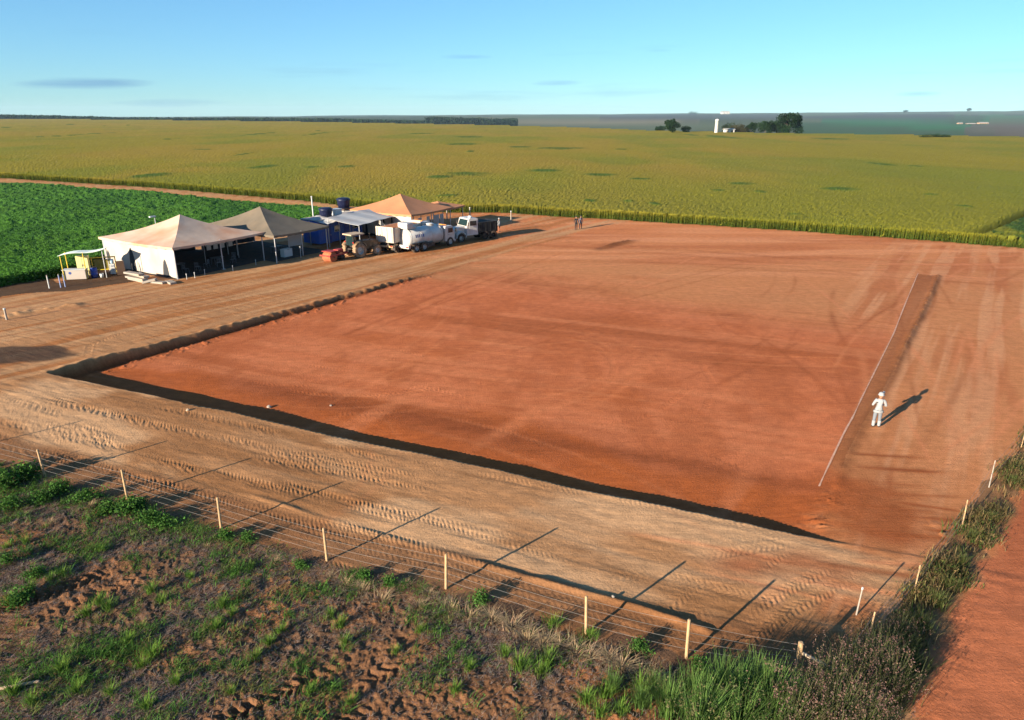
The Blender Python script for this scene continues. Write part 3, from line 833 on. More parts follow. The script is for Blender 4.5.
def fan(v0, v1, dv, smin, smax, ds, extra=()):
    vr = np.arange(v0, v1, -dv)
    Yr = np.concatenate([[P(512, v, 1.5)[1] for v in vr], list(extra)])
    S = np.arange(smin, smax, ds)
    return S[None, :] * Yr[:, None], np.repeat(Yr[:, None], len(S), 1)
def build_corn():
    r = np.random.default_rng(31)
    X, Y = fan(262, 117.9, .75, -1.15, 1.15, .0024)
    nr, nc = X.shape; x = X.ravel(); y = Y.ravel()
    d, s, a = seg_dist(x, y, CORN_E)
    ok = (s > 0.35) & (y < edge_y(x / y) + 6)
    c, pm, g = corn_colour(x, y)
    fd, fs, fa_ = seg_dist(x, y, FURROW)
    z = gz(x, y, False) + 1.08 + (fbm(x * 3.2, y * 2.2, 531, 3, .6) - .5) * .30 * np.clip(95 / y, .0, 1) ** 1.3 + (fbm(x * .05, y * .03, 541, 3) - .5) * .5 + pm * .18 * vnoise(x * .5, y * .5, 551)
    z = np.where(g > 0, z - .25 + .5 * fbm(x * 1.6, y * 1.6, 553, 2), z)
    z = z - 1.0 * np.exp(-(fd / .55) ** 2) - 1.0 * (1 - sst(.3, 1.1, d)) * (s > 0)
    c = c * (0.93 + .16 * vnoise(x * 3, y * 3, 561))[:, None]
    c = lerp3(c, (0.05, 0.07, 0.02), np.exp(-(fd / .5) ** 2) * .7)
    idx = np.arange(nr * nc).reshape(nr, nc)
    q = np.stack([idx[:-1, :-1], idx[:-1, 1:], idx[1:, 1:], idx[1:, :-1]], -1).reshape(-1, 4)
    q = q[ok[q].all(1)]
    used, inv = np.unique(q.ravel(), return_inverse=True)
    parts = [(np.stack([x, y, z], 1)[used], inv.reshape(-1, 4), c[used])]
    # the plants themselves, thick along the field edge and thinning out behind it
    N = 90000
    t = r.uniform(0, 1, N); depth = np.where(r.uniform(size=N) < .34, r.uniform(0, 1.3, N), r.uniform(0, 1, N) ** 1.5 * 55)
    pts = np.array(CORN_E); seg = np.hypot(*(pts[1:] - pts[:-1]).T); cum = np.concatenate([[0], np.cumsum(seg)])
    k = np.searchsorted(cum, t * cum[-1], 'right') - 1; k = np.clip(k, 0, len(seg) - 1)
    f = (t * cum[-1] - cum[k]) / seg[k]
    b = pts[k] + (pts[k + 1] - pts[k]) * f[:, None]
    dr = (pts[k + 1] - pts[k]) / seg[k][:, None]; nn = np.stack([-dr[:, 1], dr[:, 0]], 1)
    depth = depth + (vnoise(b[:, 0] * .6, b[:, 1] * .6, 571) - .5) * .7
    b = b + nn * depth[:, None]
    u, v = project(b[:, 0], b[:, 1], np.ones(N))
    fd2 = seg_dist(b[:, 0], b[:, 1], FURROW)[0]
    keep = (u > -160) & (u < 1190) & (fd2 > .6)
    b = b[keep]; depth = depth[keep]; n = len(b)
    cc, pm2, g2 = corn_colour(b[:, 0], b[:, 1])
    hh = r.uniform(1.05, 1.42, n) * np.where(g2 > 0, .75, 1)
    base = np.column_stack([b, gz(b[:, 0], b[:, 1], False)])
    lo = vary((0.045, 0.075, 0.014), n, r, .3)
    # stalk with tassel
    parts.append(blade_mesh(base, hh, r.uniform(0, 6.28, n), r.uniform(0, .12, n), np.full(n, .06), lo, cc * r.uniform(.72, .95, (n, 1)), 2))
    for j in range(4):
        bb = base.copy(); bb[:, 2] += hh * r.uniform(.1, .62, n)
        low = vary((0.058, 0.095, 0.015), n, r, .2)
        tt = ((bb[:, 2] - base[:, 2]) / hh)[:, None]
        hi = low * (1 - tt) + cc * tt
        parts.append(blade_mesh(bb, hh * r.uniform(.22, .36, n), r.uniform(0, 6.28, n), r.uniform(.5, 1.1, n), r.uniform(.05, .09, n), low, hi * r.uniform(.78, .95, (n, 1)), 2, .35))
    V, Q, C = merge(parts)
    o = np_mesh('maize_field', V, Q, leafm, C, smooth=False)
    tag(o, kind='stuff')
build_corn()

# ------------------------------------------------------------------ low green crop behind the tents
def build_soy():
    r = np.random.default_rng(41)
    X, Y = fan(345, 178, .7, -1.25, -.18, .0021)
    nr, nc = X.shape; x = X.ravel(); y = Y.ravel()
    d, s, a = seg_dist(x, y, SOYEDGE); td, ts, ta = seg_dist(x, y, TRACK)
    ok = (s > .2) & (ts < 0) & (td > 2.8) & (x < P(340, 212)[0])
    n = len(x)
    def colour(x, y):
        c = np.tile(np.array((0.070, 0.178, 0.023)), (len(x), 1))
        c = lerp3(c, (0.042, 0.118, 0.017), sst(.45, .66, fbm(x * .10, y * .05, 601, 4)) * .8)
        c = lerp3(c, (0.070, 0.165, 0.022), sst(.50, .72, fbm(x * .22 + 9, y * .12, 611, 4)) * .7)
        return c
    c = colour(x, y) * (.85 + .35 * vnoise(x * 2.4, y * 2.4, 615))[:, None]
    hgt = .62 + (fbm(x * 1.1, y * 1.1, 621, 3, .6) - .5) * .42 + (fbm(x * .12, y * .09, 631, 2) - .5) * .5
    hgt = hgt - .5 * (1 - sst(.2, 1.0, d))
    z = gz(x, y, False) + np.maximum(hgt, .05)
    idx = np.arange(nr * nc).reshape(nr, nc)
    q = np.stack([idx[:-1, :-1], idx[:-1, 1:], idx[1:, 1:], idx[1:, :-1]], -1).reshape(-1, 4)
    q = q[ok[q].all(1)]
    used, inv = np.unique(q.ravel(), return_inverse=True)
    parts = [(np.stack([x, y, z], 1)[used], inv.reshape(-1, 4), c[used])]
    # leaves standing over the canopy
    vis = np.where(ok)[0]
    wgt = (60 / y[vis]) ** 1.2; wgt /= wgt.sum()
    pick = r.choice(vis, 90000, p=wgt)
    px = x[pick] + r.normal(0, .2, len(pick)); py = y[pick] + r.normal(0, .4, len(pick))
    cen = np.column_stack([px, py, z[pick] + r.uniform(-.15, .22, len(pick))])
    parts.append(leaf_cards(cen, r.uniform(.05, .11, len(pick)), r, colour(px, py) * r.uniform(.85, 1.2, (len(pick), 1))))
    # the standing edge by the yard
    pts = np.array(SOYEDGE); seg = np.hypot(*(pts[1:] - pts[:-1]).T); cum = np.concatenate([[0], np.cumsum(seg)])
    N = 16000
    t = r.uniform(0, cum[-1], N); k = np.clip(np.searchsorted(cum, t, 'right') - 1, 0, len(seg) - 1)
    b = pts[k] + (pts[k + 1] - pts[k]) * ((t - cum[k]) / seg[k])[:, None]
    dr = (pts[k + 1] - pts[k]) / seg[k][:, None]
    b = b + np.stack([-dr[:, 1], dr[:, 0]], 1) * (r.uniform(0, 1.1, N) + .5 * (vnoise(b[:, 0] * .5, b[:, 1] * .5, 641) - .5))[:, None]
    cen = np.column_stack([b, gz(b[:, 0], b[:, 1], False) + r.uniform(.03, .85, N)])
    parts.append(leaf_cards(cen, r.uniform(.10, .2, N), r, colour(b[:, 0], b[:, 1]) * r.uniform(.6, 1.3, (N, 1))))
    V, Q, C = merge(parts)
    tag(np_mesh('green_crop', V, Q, leafm, C), kind='stuff')
build_soy()

# ------------------------------------------------------------------ far woods, trees, farm
def wood(name, uv, depth_px_y, h, n, leaf, col, seed):
    """a far-off plantation: a band of crowns along a line"""
    r = np.random.default_rng(seed)
    (u0, u1, Y0) = uv
    x = r.uniform((u0 - 512) / FPX * Y0 * 1.06, (u1 - 512) / FPX * Y0 * 1.06, n)
    y = Y0 + r.uniform(0, depth_px_y, n)
    g = gz(x, y, False)
    top = h * (.82 + .3 * vnoise(x * .02, y * .02, seed) + .12 * vnoise(x * .09, y * .09, seed + 3))
    z = g + top * r.uniform(0, 1, n) ** .5
    V, Q, C = leaf_cards(np.column_stack([x, y, z]), r.uniform(.6, 1.2, n) * leaf, r, vary(col, n, r, .35))
    return np_mesh(name, V, Q, leafm, C)
o = wood('far_wood', (-330, 436, 2000), 60, 9, 26000, 4.0, (.020, .038, .018), 701); tag(o, kind='stuff')
o = wood('far_wood', (434, 517, 2100), 160, 19, 9000, 4.2, (.018, .034, .018), 702); tag(o, kind='stuff')
o = wood('far_wood', (540, 680, 1250), 60, 5, 1600, 2.4, (.03, .045, .02), 703); tag(o, kind='stuff')

barkm = mat('bark', (.11, .085, .06), .9, noise=.3, nscale=4)
def tree(u, Y, h, w, seed, label, shape=1.0, col=(.014, .032, .011), group='trees at the far end of the maize'):
    r = np.random.default_rng(seed)
    x = (u - 512) / FPX * Y * 1.06
    x = (u - 512) / FPX * (Y * CT + (CAM_H - 0) * ST)
    g = float(gz(np.array([x]), np.array([float(Y)]), False)[0])
    t = thing('tree', label, 'tree', (x, Y, g - .1), r.uniform(0, 6), group)
    m = MB()
    top = Vector((r.normal(0, .25), r.normal(0, .25), h * .5))
    m.tube((0, 0, 0), top, .028 * h, .015 * h, 9)
    tips = []
    for k in range(9):
        a = k * 2.4 + r.uniform(-.3, .3)
        st = top * r.uniform(.55, 1.0)
        en = Vector((math.cos(a) * w * r.uniform(.25, .42), math.sin(a) * w * r.uniform(.25, .42), h * r.uniform(.4, .85)))
        m.tube(st, en, .010 * h, .004 * h, 6); tips.append(en)
    tips.append(Vector((0, 0, h * .85)))
    for k in range(16):
        a = r.uniform(0, 6.28); q = r.uniform(.1, .46)
        tips.append(Vector((math.cos(a) * w * q, math.sin(a) * w * q, h * r.uniform(.14, .9) * (1 - .35 * q))))
    m.build('trunk', barkm, t)
    parts = []
    for c in tips:
        n = 150; rad = w * r.uniform(.14, .24)
        d = r.normal(size=(n, 3)); d /= np.linalg.norm(d, axis=1)[:, None]
        cen = np.array(c)[None] + d * rad * r.uniform(.35, 1, (n, 1)) ** .5 * np.array((1, 1, .75))
        parts.append(leaf_cards(cen, r.uniform(.5, 1, n) * .075 * h * .7, r, vary(np.array(col) * r.uniform(.7, 1.5), n, r, .3)))
    V, Q, C = merge(parts)
    np_mesh('crown', V, Q, leafm, C, parent=t)
    return t
tree(672, 540, 11, 11, 1, 'rounded dark tree standing alone on the skyline left of the white water tower')
tree(685.5, 545, 5.5, 7, 2, 'small low dark tree just right of the lone rounded tree on the skyline')
tree(789, 545, 15.5, 19, 3, 'largest dark tree on the skyline, at the right end of the tree clump', col=(.011, .027, .010))
tree(776, 552, 9.5, 13, 4, 'mid-height tree tucked against the left side of the largest skyline tree')
tree(765, 548, 9.0, 12, 5, 'low broad tree in the middle of the clump right of the water tower')
tree(751, 556, 8.5, 8, 6, 'narrow tree at the left end of the dense clump beside the brownish tree')
tree(739, 550, 6.5, 11, 7, 'brownish low tree between the white water tower and the dense clump', col=(.05, .045, .02))
tree(727, 560, 7.5, 9, 8, 'thin grey-green tree just behind the white water tower', col=(.03, .045, .025))
tree(660, 700, 7, 9, 9, 'far low bush of a tree at the left end of the skyline row')
tree(925, 430, 2.8, 9, 10, 'long low bush on the right skyline at the rim of the maize', group='bushes at the rim of the maize on the right')
tree(937, 432, 3.0, 7, 11, 'rounder bush in the middle of the low row on the right skyline', group='bushes at the rim of the maize on the right')
tree(946, 436, 2.4, 5, 12, 'smallest bush at the right end of the low row on the right skyline', group='bushes at the rim of the maize on the right')
tree(905, 6800, 26, 40, 13, 'hazy far tree standing alone on the right horizon', group='far trees on the horizon')
tree(968, 6900, 30, 40, 14, 'hazy far tree on the horizon above the pale farm sheds', group='far trees on the horizon')
tree(693, 7200, 24, 90, 15, 'hazy far flat-topped tree on the horizon above the lone rounded tree', group='far trees on the horizon')

whitem = mk('white_paint', (.50, .49, .47), .55, noise=.06, nscale=2, tint=(.5, .36, .26, .25))
def farm():
    Y = 530; x = (716 - 512) / FPX * (Y * CT + CAM_H * ST)
    g = float(gz(np.array([x]), np.array([float(Y)]), False)[0])
    t = thing('water_tower', 'slim white cylindrical water tower standing among the skyline trees', 'water tower', (x, Y, g))
    MB().lathe([(0.001, 0), (1.35, 0), (1.25, 2.2), (1.25, 9.2), (1.4, 9.3), (1.4, 10.1), (.001, 10.6)]).build('tank', M['white_paint'], t)
    b = MB()
    for k in range(22): b.tube((-.22, -1.36, .5 + k * .4), (.22, -1.36, .5 + k * .4), .03, n=5)
    b.tube((-.22, -1.4, .3), (-.22, -1.4, 9.6), .03, n=5).tube((.22, -1.4, .3), (.22, -1.4, 9.6), .03, n=5)
    b.build('ladder', M['white_paint'], t)
    shed_roof = mat('pale_roof', (.34, .32, .29), .6, noise=.1)
    shed_wall = mat('shed_wall', (.34, .22, .14), .8, noise=.15)
    def shed(u, Y, L, W, h, lab, grp=None, wall=shed_wall):
        x = (u - 512) / FPX * (Y * CT + CAM_H * ST)
        g = float(gz(np.array([x]), np.array([float(Y)]), False)[0])
        s = thing('farm_shed', lab, 'shed', (x, Y, g), R(6), grp)
        MB().box((0, 0, h / 2), (L, W, h)).build('wall', wall, s)
        r_ = MB(); hw = W / 2 + .6; rise = W * .16
        r_.add([(-L / 2 - .6, -hw, h - .1), (L / 2 + .6, -hw, h - .1), (L / 2 + .6, 0, h + rise), (-L / 2 - .6, 0, h + rise), (-L / 2 - .6, hw, h - .1), (L / 2 + .6, hw, h - .1),
                (-L / 2 - .6, -hw, h + .1), (L / 2 + .6, -hw, h + .1), (L / 2 + .6, 0, h + rise + .2), (-L / 2 - .6, 0, h + rise + .2), (-L / 2 - .6, hw, h + .1), (L / 2 + .6, hw, h + .1)],
               [(6, 7, 8, 9), (9, 8, 11, 10), (0, 3, 2, 1), (3, 4, 5, 2), (0, 1, 7, 6), (4, 10, 11, 5), (0, 6, 9, 3), (3, 9, 10, 4), (1, 2, 8, 7), (2, 5, 11, 8)])
        r_.build('roof', shed_roof, s)
        nd = max(2, min(5, int(L / 8))); dm = mat('shed_door', (.12, .10, .08), .7)
        for k in range(nd): MB().box((-L / 2 + (k + .5) * L / nd, -W / 2 - .04, h * .4), (L / nd * .45, .06, h * .75)).build('door', dm, s)
    shed(728.5, 545, 7, 4, 3.0, 'low white farm shed to the right of the water tower on the skyline', wall=M['white_paint'])
    shed(961, 2600, 16, 10, 5, 'far pale shed at the left end of the distant farmyard on the right', 'distant farm sheds')
    shed(972, 2600, 30, 12, 3, 'far long low shed in the middle of the distant farmyard', 'distant farm sheds')
    shed(984, 2600, 34, 14, 6, 'far tan shed at the right end of the distant farmyard', 'distant farm sheds')
    shed(725, 6000, 62, 36, 18, 'hazy white farm block on the far horizon above the water tower', wall=M['white_paint'])
farm()
# ------------------------------------------------------------------ materials of the camp and the vehicles
mk('canvas_dusty', (.50, .36, .27), .85, noise=.14, nscale=.5, tint=(.44, .20, .105, .75), bump=.25, bscale=1.2)
mk('canvas_brown', (.130, .104, .075), .88, noise=.14, nscale=.8, tint=(.20, .145, .095, .5), bump=.25, bscale=1.2)
mk('canvas_orange', (.42, .180, .085), .85, noise=.12, nscale=.7, tint=(.48, .20, .09, .6), bump=.25, bscale=1.2)
mk('canvas_white', (.40, .355, .31), .75, noise=.07, nscale=.8, tint=(.36, .24, .17, .45), bump=.2, bscale=2.0)
mk('canvas_grey', (.42, .41, .40), .8, noise=.12, nscale=.9, tint=(.40, .28, .2, .4))
mk('galv', (.42, .42, .43), .5, .6, noise=.1)
mk('plastic_white', (.50, .50, .48), .4, noise=.05)
mk('plastic_blue', (.025, .06, .30), .45, noise=.12, tint=(.2, .14, .12, .3))
mk('tank_navy', (.008, .011, .038), .45, noise=.15)
mk('blue_paint', (.03, .12, .48), .5, noise=.12, nscale=1.5, tint=(.25, .15, .12, .3))
mk('yellow_paint', (.62, .46, .03), .5, noise=.12, tint=(.4, .24, .1, .4))
mk('red_paint', (.30, .018, .018), .5, noise=.2, tint=(.30, .09, .045, .5))
mk('tyre', (.022, .02, .019), .9, noise=.2, nscale=6, tint=(.30, .17, .09, .35))
mk('tyre_dusty', (.20, .13, .08), .95, noise=.25, nscale=5, tint=(.42, .27, .16, .9))
mk('dark_steel', (.035, .034, .034), .6, .3, noise=.2, tint=(.25, .13, .07, .4))
mk('steel', (.45, .44, .42), .45, .5, noise=.1)
mk('glass', (.012, .022, .025), .08, 0, .6)
mk('truck_white', (.46, .45, .43), .35, spec=.5, noise=.07, tint=(.38, .25, .17, .45))
mk('tipper_white', (.44, .40, .34), .5, noise=.08, tint=(.5, .30, .18, .5))
mk('tractor_paint', (.10, .065, .035), .6, noise=.2, tint=(.34, .20, .11, .9))
mk('tractor_green', (.018, .06, .035), .5, noise=.2, tint=(.2, .13, .08, .4))
mk('concrete', (.27, .24, .205), .9, noise=.14, nscale=1.5, bump=.3, tint=(.45, .28, .17, .45))
mk('wood_post', (.42, .27, .14), .9, noise=.22, nscale=5, bump=.3, tint=(.25, .17, .11, .5))
mk('wire', (.22, .20, .18), .7, .3)
mk('lamp_red', (.4, .02, .015), .3)
mk('amber', (.7, .25, .02), .3)
mk('lettering', (.04, .07, .25), .5)
mk('beige_cloth', (.42, .30, .2), .8)
mk('dark_cloth', (.025, .022, .022), .9, noise=.2)

mk('tent_shade', (.03, .032, .036), .9, noise=.2)  # near-black cloth for sheets added to darken the tent interiors
mk('floor_shade', (.045, .038, .034), .95, noise=.25, tint=(.14, .07, .04, .5))  # near-black colour standing for shade on the tent floors
ROW = P(265, 262) - P(178, 279)
RZ = R(59.0)
DX = np.array((math.cos(RZ), math.sin(RZ))); DY = np.array((-math.sin(RZ), math.cos(RZ)))
def W(a, lx, ly): return a + DX * lx + DY * ly

# ------------------------------------------------------------------ marquee tents
def roof_mesh(lx, ly, eave, apex, concave, name, m, parent, seed, over=.25):
    """four cloth faces rising to a point, hollowed between the eaves and the peak"""
    nn = 14
    V = []; F = []
    r = np.random.default_rng(seed)
    x0, x1, y0, y1 = -over, lx + over, -over, ly + over
    cx, cy = lx / 2, ly / 2
    cor = [(x0, y0), (x1, y0), (x1, y1), (x0, y1)]
    for k in range(4):
        p = np.array(cor[k]); q = np.array(cor[(k + 1) % 4]); b = len(V)
        for i in range(nn + 1):
            t = i / nn
            for j in range(nn + 1):
                s = j / nn
                e = p * (1 - s) + q * s
                xy = e * (1 - t) + np.array((cx, cy)) * t
                h = eave + (apex - eave) * (t * (1 - concave) + concave * t ** 2.4)
                h -= .10 * math.sin(math.pi * s) * (1 - t) * .9
                h += .03 * (vnoise(np.array([xy[0] * .8]), np.array([xy[1] * .8]), seed)[0] - .5)
                V.append((xy[0], xy[1], h))
        for i in range(nn):
            for j in range(nn):
                a = b + i * (nn + 1) + j
                F.append((a, a + 1, a + nn + 2, a + nn + 1))
    mb = MB(); mb.add(V, F, True)
    # cloth hem hanging under the eaves
    for k in range(4):
        p = np.array(cor[k]); q = np.array(cor[(k + 1) % 4])
        vs = []
        for j in range(25):
            s = j / 24; e = p * (1 - s) + q * s
            top = eave - .10 * math.sin(math.pi * s) * .9
            vs += [(e[0], e[1], top + .001), (e[0], e[1], top - .22 - .03 * math.sin(j * 2.2))]
        mb.add(vs, [(2 * j, 2 * j + 1, 2 * j + 3, 2 * j + 2) for j in range(24)])
    return mb.build(name, m, parent)
def cloth_wall(p, q, z0, z1, name, m, parent, seed=0, amp=.05):
    """a hanging sheet with soft vertical folds"""
    n = 60; V = []; p = np.array(p, float); q = np.array(q, float)
    d = (q - p) / np.hypot(*(q - p)); nn = np.array((-d[1], d[0]))
    for j in range(n + 1):
        s = j / n
        for i in range(5):
            t = i / 4
            off = amp * (math.sin(s * 38 + seed) * .5 + math.sin(s * 15 + seed * 2)) * (1 - .6 * t)
            e = p * (1 - s) + q * s + nn * off
            V.append((e[0], e[1], z0 + (z1 - z0) * t))
    F = [(j * 5 + i, (j + 1) * 5 + i, (j + 1) * 5 + i + 1, j * 5 + i + 1) for j in range(n) for i in range(4)]
    return MB().add(V, F, True).build(name, m, parent)
def tent(name, label, org, lx, ly, eave, apex, m, seed, concave=.45, rz=RZ, posts=(0, .5, 1)):
    t = thing(name, label, 'tent', (org[0], org[1], 0), rz)
    roof_mesh(lx, ly, eave, apex, concave, 'roof', m, t, seed)
    done = set()
    for fx in posts:
        for fy in (0, 1):
            done.add((fx, fy))
    for fy in posts:
        for fx in (0, 1):
            done.add((fx, fy))
    for fx, fy in sorted(done):
        MB().tube((fx * lx, fy * ly, -.05), (fx * lx, fy * ly, eave - .02), .055, n=8).box((fx * lx, fy * ly, .02), (.3, .3, .03)).build('pole', M['galv'], t)
    fr = MB()
    for (p, q) in (((0, 0), (lx, 0)), ((lx, 0), (lx, ly)), ((lx, ly), (0, ly)), ((0, ly), (0, 0))):
        fr.tube((*p, eave - .12), (*q, eave - .12), .04, n=6)
    fr.build('frame', M['galv'], t)
    return t
A1 = P(178, 279)
t1 = tent('marquee_tent', 'large dusty pink pyramid marquee with white side wall, nearest the kiosk', A1, 10.0, 11.3, 2.95, 4.95, M['canvas_dusty'], 1, .5)
cloth_wall((-.02, 0), (-.02, 11.3), .08, 2.9, 'side_wall', M['canvas_white'], t1, 1)
cloth_wall((0, 11.32), (10, 11.32), .05, 2.9, 'shade_back_sheet', M['tent_shade'], t1, 4)  # dark back sheet added to deepen the shade inside
cloth_wall((.05, .2), (.05, 11.1), .06, 2.8, 'shade_lining', M['tent_shade'], t1, 9)  # dark inner sheet added so the inside stays in shade
A2 = np.array(P(277, 262))
t2 = tent('marquee_tent', 'khaki brown pyramid marquee between the white-walled tent and the blue cabin', A2, 7.2, 12.0, 2.75, 4.9, M['canvas_brown'], 2, .35)
cloth_wall((0, 12.02), (7.2, 12.02), .05, 2.7, 'shade_back_sheet', M['tent_shade'], t2, 2)  # dark sheet added at the back to deepen the shade
A3 = np.array(P(412, 240))
t3 = tent('marquee_tent', 'orange pyramid marquee with white curtains behind the tanker truck', A3, 8.0, 9.6, 3.05, 4.85, M['canvas_orange'], 3, .3)
cloth_wall((0, 0), (0, 4.2), .3, 3.0, 'curtain', M['canvas_white'], t3, 3)
cloth_wall((0, 5.0), (0, 9.6), .3, 3.0, 'curtain', M['canvas_white'], t3, 5)
for k, (a, b) in enumerate(((.0, .35), (1.35, 2.0), (3.0, 3.65), (4.4, 5.6), (5.75, 6.4))):
    cloth_wall((a, -.02), (b, -.02), .3, 2.45, 'curtain', M['canvas_white'], t3, k, .03)
cloth_wall((0, 9.62), (8, 9.62), .1, 2.9, 'shade_back_sheet', M['tent_shade'], t3, 7)  # dark back sheet added to darken the lit inside
cloth_wall((.06, .1), (.06, 9.5), .1, 2.9, 'shade_lining', M['tent_shade'], t3, 8)  # dark inner sheet added behind the curtains for shade
# grey-brown canopy behind the orange tent
t4 = tent('canopy', 'low brown canopy standing behind the right side of the orange marquee', W(A3, 8.6, 1.6), 4.5, 5.0, 2.7, 3.3, M['canvas_orange'], 6, .2, posts=(0, 1))

# dark sheets added under the tents to deepen their shade
for (o_, lx, ly, lab) in ((A1, 10, 11.3, 'dark sheet added under the white-walled marquee to deepen its shade'), (A2, 7.2, 12, 'dark sheet added under the khaki marquee to deepen its shade'), (A3, 8, 9.6, 'dark sheet added under the orange marquee to deepen its shade')):
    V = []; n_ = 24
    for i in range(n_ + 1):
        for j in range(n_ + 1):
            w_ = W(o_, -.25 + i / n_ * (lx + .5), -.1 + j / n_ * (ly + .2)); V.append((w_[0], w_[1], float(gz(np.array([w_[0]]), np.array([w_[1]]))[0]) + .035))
    g_ = MB().add(V, [(i * (n_ + 1) + j, (i + 1) * (n_ + 1) + j, (i + 1) * (n_ + 1) + j + 1, i * (n_ + 1) + j + 1) for i in range(n_) for j in range(n_)], True).build('added_shade_sheet', M['floor_shade'])
    tag(g_, lab, 'added shade sheet')
# things under the tents
mk('plastic_dim', (.10, .105, .115), .5, noise=.1)  # plastic darkened to stand for the shade under the tents
def table(loc, label, rz=0, grp='grey tables under the tents'):
    t = thing('plastic_table', label, 'table', loc, rz, grp)
    MB().box((0, 0, .72), (1.2, .75, .04), bev=.015).build('tabletop', M['plastic_dim'], t)
    for sx in (-.5, .5):
        for sy in (-.3, .3): MB().tube((sx, sy, 0), (sx * .96, sy * .96, .7), .025, .03, 8).build('leg', M['plastic_dim'], t)
    return t
def chair(loc, label, rz=0, grp='grey plastic chairs under the tents'):
    t = thing('plastic_chair', label, 'chair', loc, rz, grp)
    MB().box((0, 0, .43), (.44, .44, .04), bev=.015).build('seat', M['plastic_dim'], t)
    b = MB()
    b.box((-.21, 0, .82), (.03, .42, .08), bev=.01)
    for k in range(5): b.box((-.215, -.17 + k * .085, .63), (.025, .035, .36))
    b.build('backrest', M['plastic_dim'], t)
    for sx in (-.19, .19):
        for sy in (-.19, .19): MB().tube((sx * 1.12, sy * 1.12, 0), (sx, sy, .42), .02, .022, 6).build('leg', M['plastic_dim'], t)
    return t
tb = table((*W(A1, 2.2, 3.0), 0), 'grey plastic table in the dark front of the white-walled marquee', RZ)
tb2 = copy_tree(tb); tb2.location = (*W(A1, 6.3, 2.6), 0); tb2['label'] = 'grey plastic table behind the middle pole of the white-walled marquee'
tb3 = copy_tree(tb); tb3.location = (*W(A2, 3.5, 4.0), 0); tb3['label'] = 'grey plastic table in the shade of the khaki marquee'
ch = chair((*W(A1, 2.0, 1.6), 0), 'grey plastic chair in the shade inside the open front of the white-walled marquee', RZ)
for k, (x, y, a) in enumerate(((3.2, 1.5, .6), (4.6, 2.0, 2.0), (5.6, 1.4, 1.0), (7.4, 1.6, 3.0), (8.3, 2.6, 4.0), (1.2, 2.6, 0))):
    c2 = copy_tree(ch); c2.location = (*W(A1, x, y), 0); c2.rotation_euler.z = RZ + a
fr = thing('freezer', 'white chest freezer standing under the khaki marquee', 'freezer', (*W(A2, 2.4, 1.2), 0), RZ)
MB().box((0, 0, .42), (1.1, .65, .8), bev=.03).build('body', M['plastic_white'], fr)
MB().box((0, 0, .86), (1.12, .67, .08), bev=.02).build('lid', M['plastic_white'], fr)
MB().box((0, -.35, .84), (.3, .03, .03)).build('handle', M['dark_steel'], fr)
pn = thing('notice_board', 'pale notice board on legs at the back of the khaki marquee', 'notice board', (*W(A2, 4.6, 2.2), 0), RZ)
MB().box((0, 0, 1.5), (1.9, .04, 1.4), bev=.008).build('panel', M['canvas_grey'], pn)
for s in (-.8, .8): MB().tube((s, .04, 0), (s, .04, 2.15), .03, n=8).build('leg', M['galv'], pn)
# shirts on a line at the back of the white-walled tent's open side
ln = thing('clothes_line', 'clothes line strung between poles near the right end of the white-walled marquee', 'clothes line', (*W(A1, 5.4, 3.2), 0), RZ)
MB().tube((0, 0, 0), (0, 0, 2.35), .03, n=6).build('pole', M['galv'], ln)
MB().tube((4.0, 0, 0), (4.0, 0, 2.35), .03, n=6).build('pole', M['galv'], ln)
MB().path([(0, 0, 2.3), (1.3, 0, 2.2), (2.7, 0, 2.2), (4, 0, 2.3)], .008, 5).build('cord', M['plastic_white'], ln)
shirt_m = MB().add([(-.3, 0, 0), (-.22, 0, .06), (.22, 0, .06), (.3, 0, 0), (.42, .01, -.25), (.3, .02, -.3), (.23, .01, -.14), (.25, .03, -.72), (-.25, .03, -.72), (-.23, .01, -.14), (-.3, .02, -.3), (-.42, .01, -.25),
                    (-.3, .05, 0), (-.22, .05, .06), (.22, .05, .06), (.3, .05, 0), (.42, .05, -.25), (.3, .06, -.3), (.23, .06, -.14), (.25, .08, -.72), (-.25, .08, -.72), (-.23, .06, -.14), (-.3, .06, -.3), (-.42, .05, -.25)],
                   [(0, 1, 2, 3, 6, 9), (3, 4, 5, 6), (0, 9, 10, 11), (9, 6, 7, 8), (12, 21, 18, 15, 14, 13), (15, 18, 17, 16), (12, 23, 22, 21), (21, 20, 19, 18)] + [(k, (k + 1) % 12, 12 + (k + 1) % 12, 12 + k) for k in range(12)])
s0 = None
for k, (x, lab) in enumerate(((.6, 'leftmost of the pale shirts hanging under the white-walled marquee'), (1.4, 'second pale shirt from the left on the clothes line'), (2.2, 'third pale shirt from the left on the clothes line'), (3.2, 'rightmost of the pale shirts hanging under the white-walled marquee'))):
    p = W(A1, 5.4 + x, 3.2)
    if s0 is None: s0 = shirt_m.build('shirt', M['plastic_white'])
    o = s0 if k == 0 else s0.copy()
    if k: COL.objects.link(o)
    o.location = (p[0], p[1], 2.15); o.rotation_euler = (0, 0, RZ)
    tag(o, lab, 'shirt', 'shirts on the clothes line')

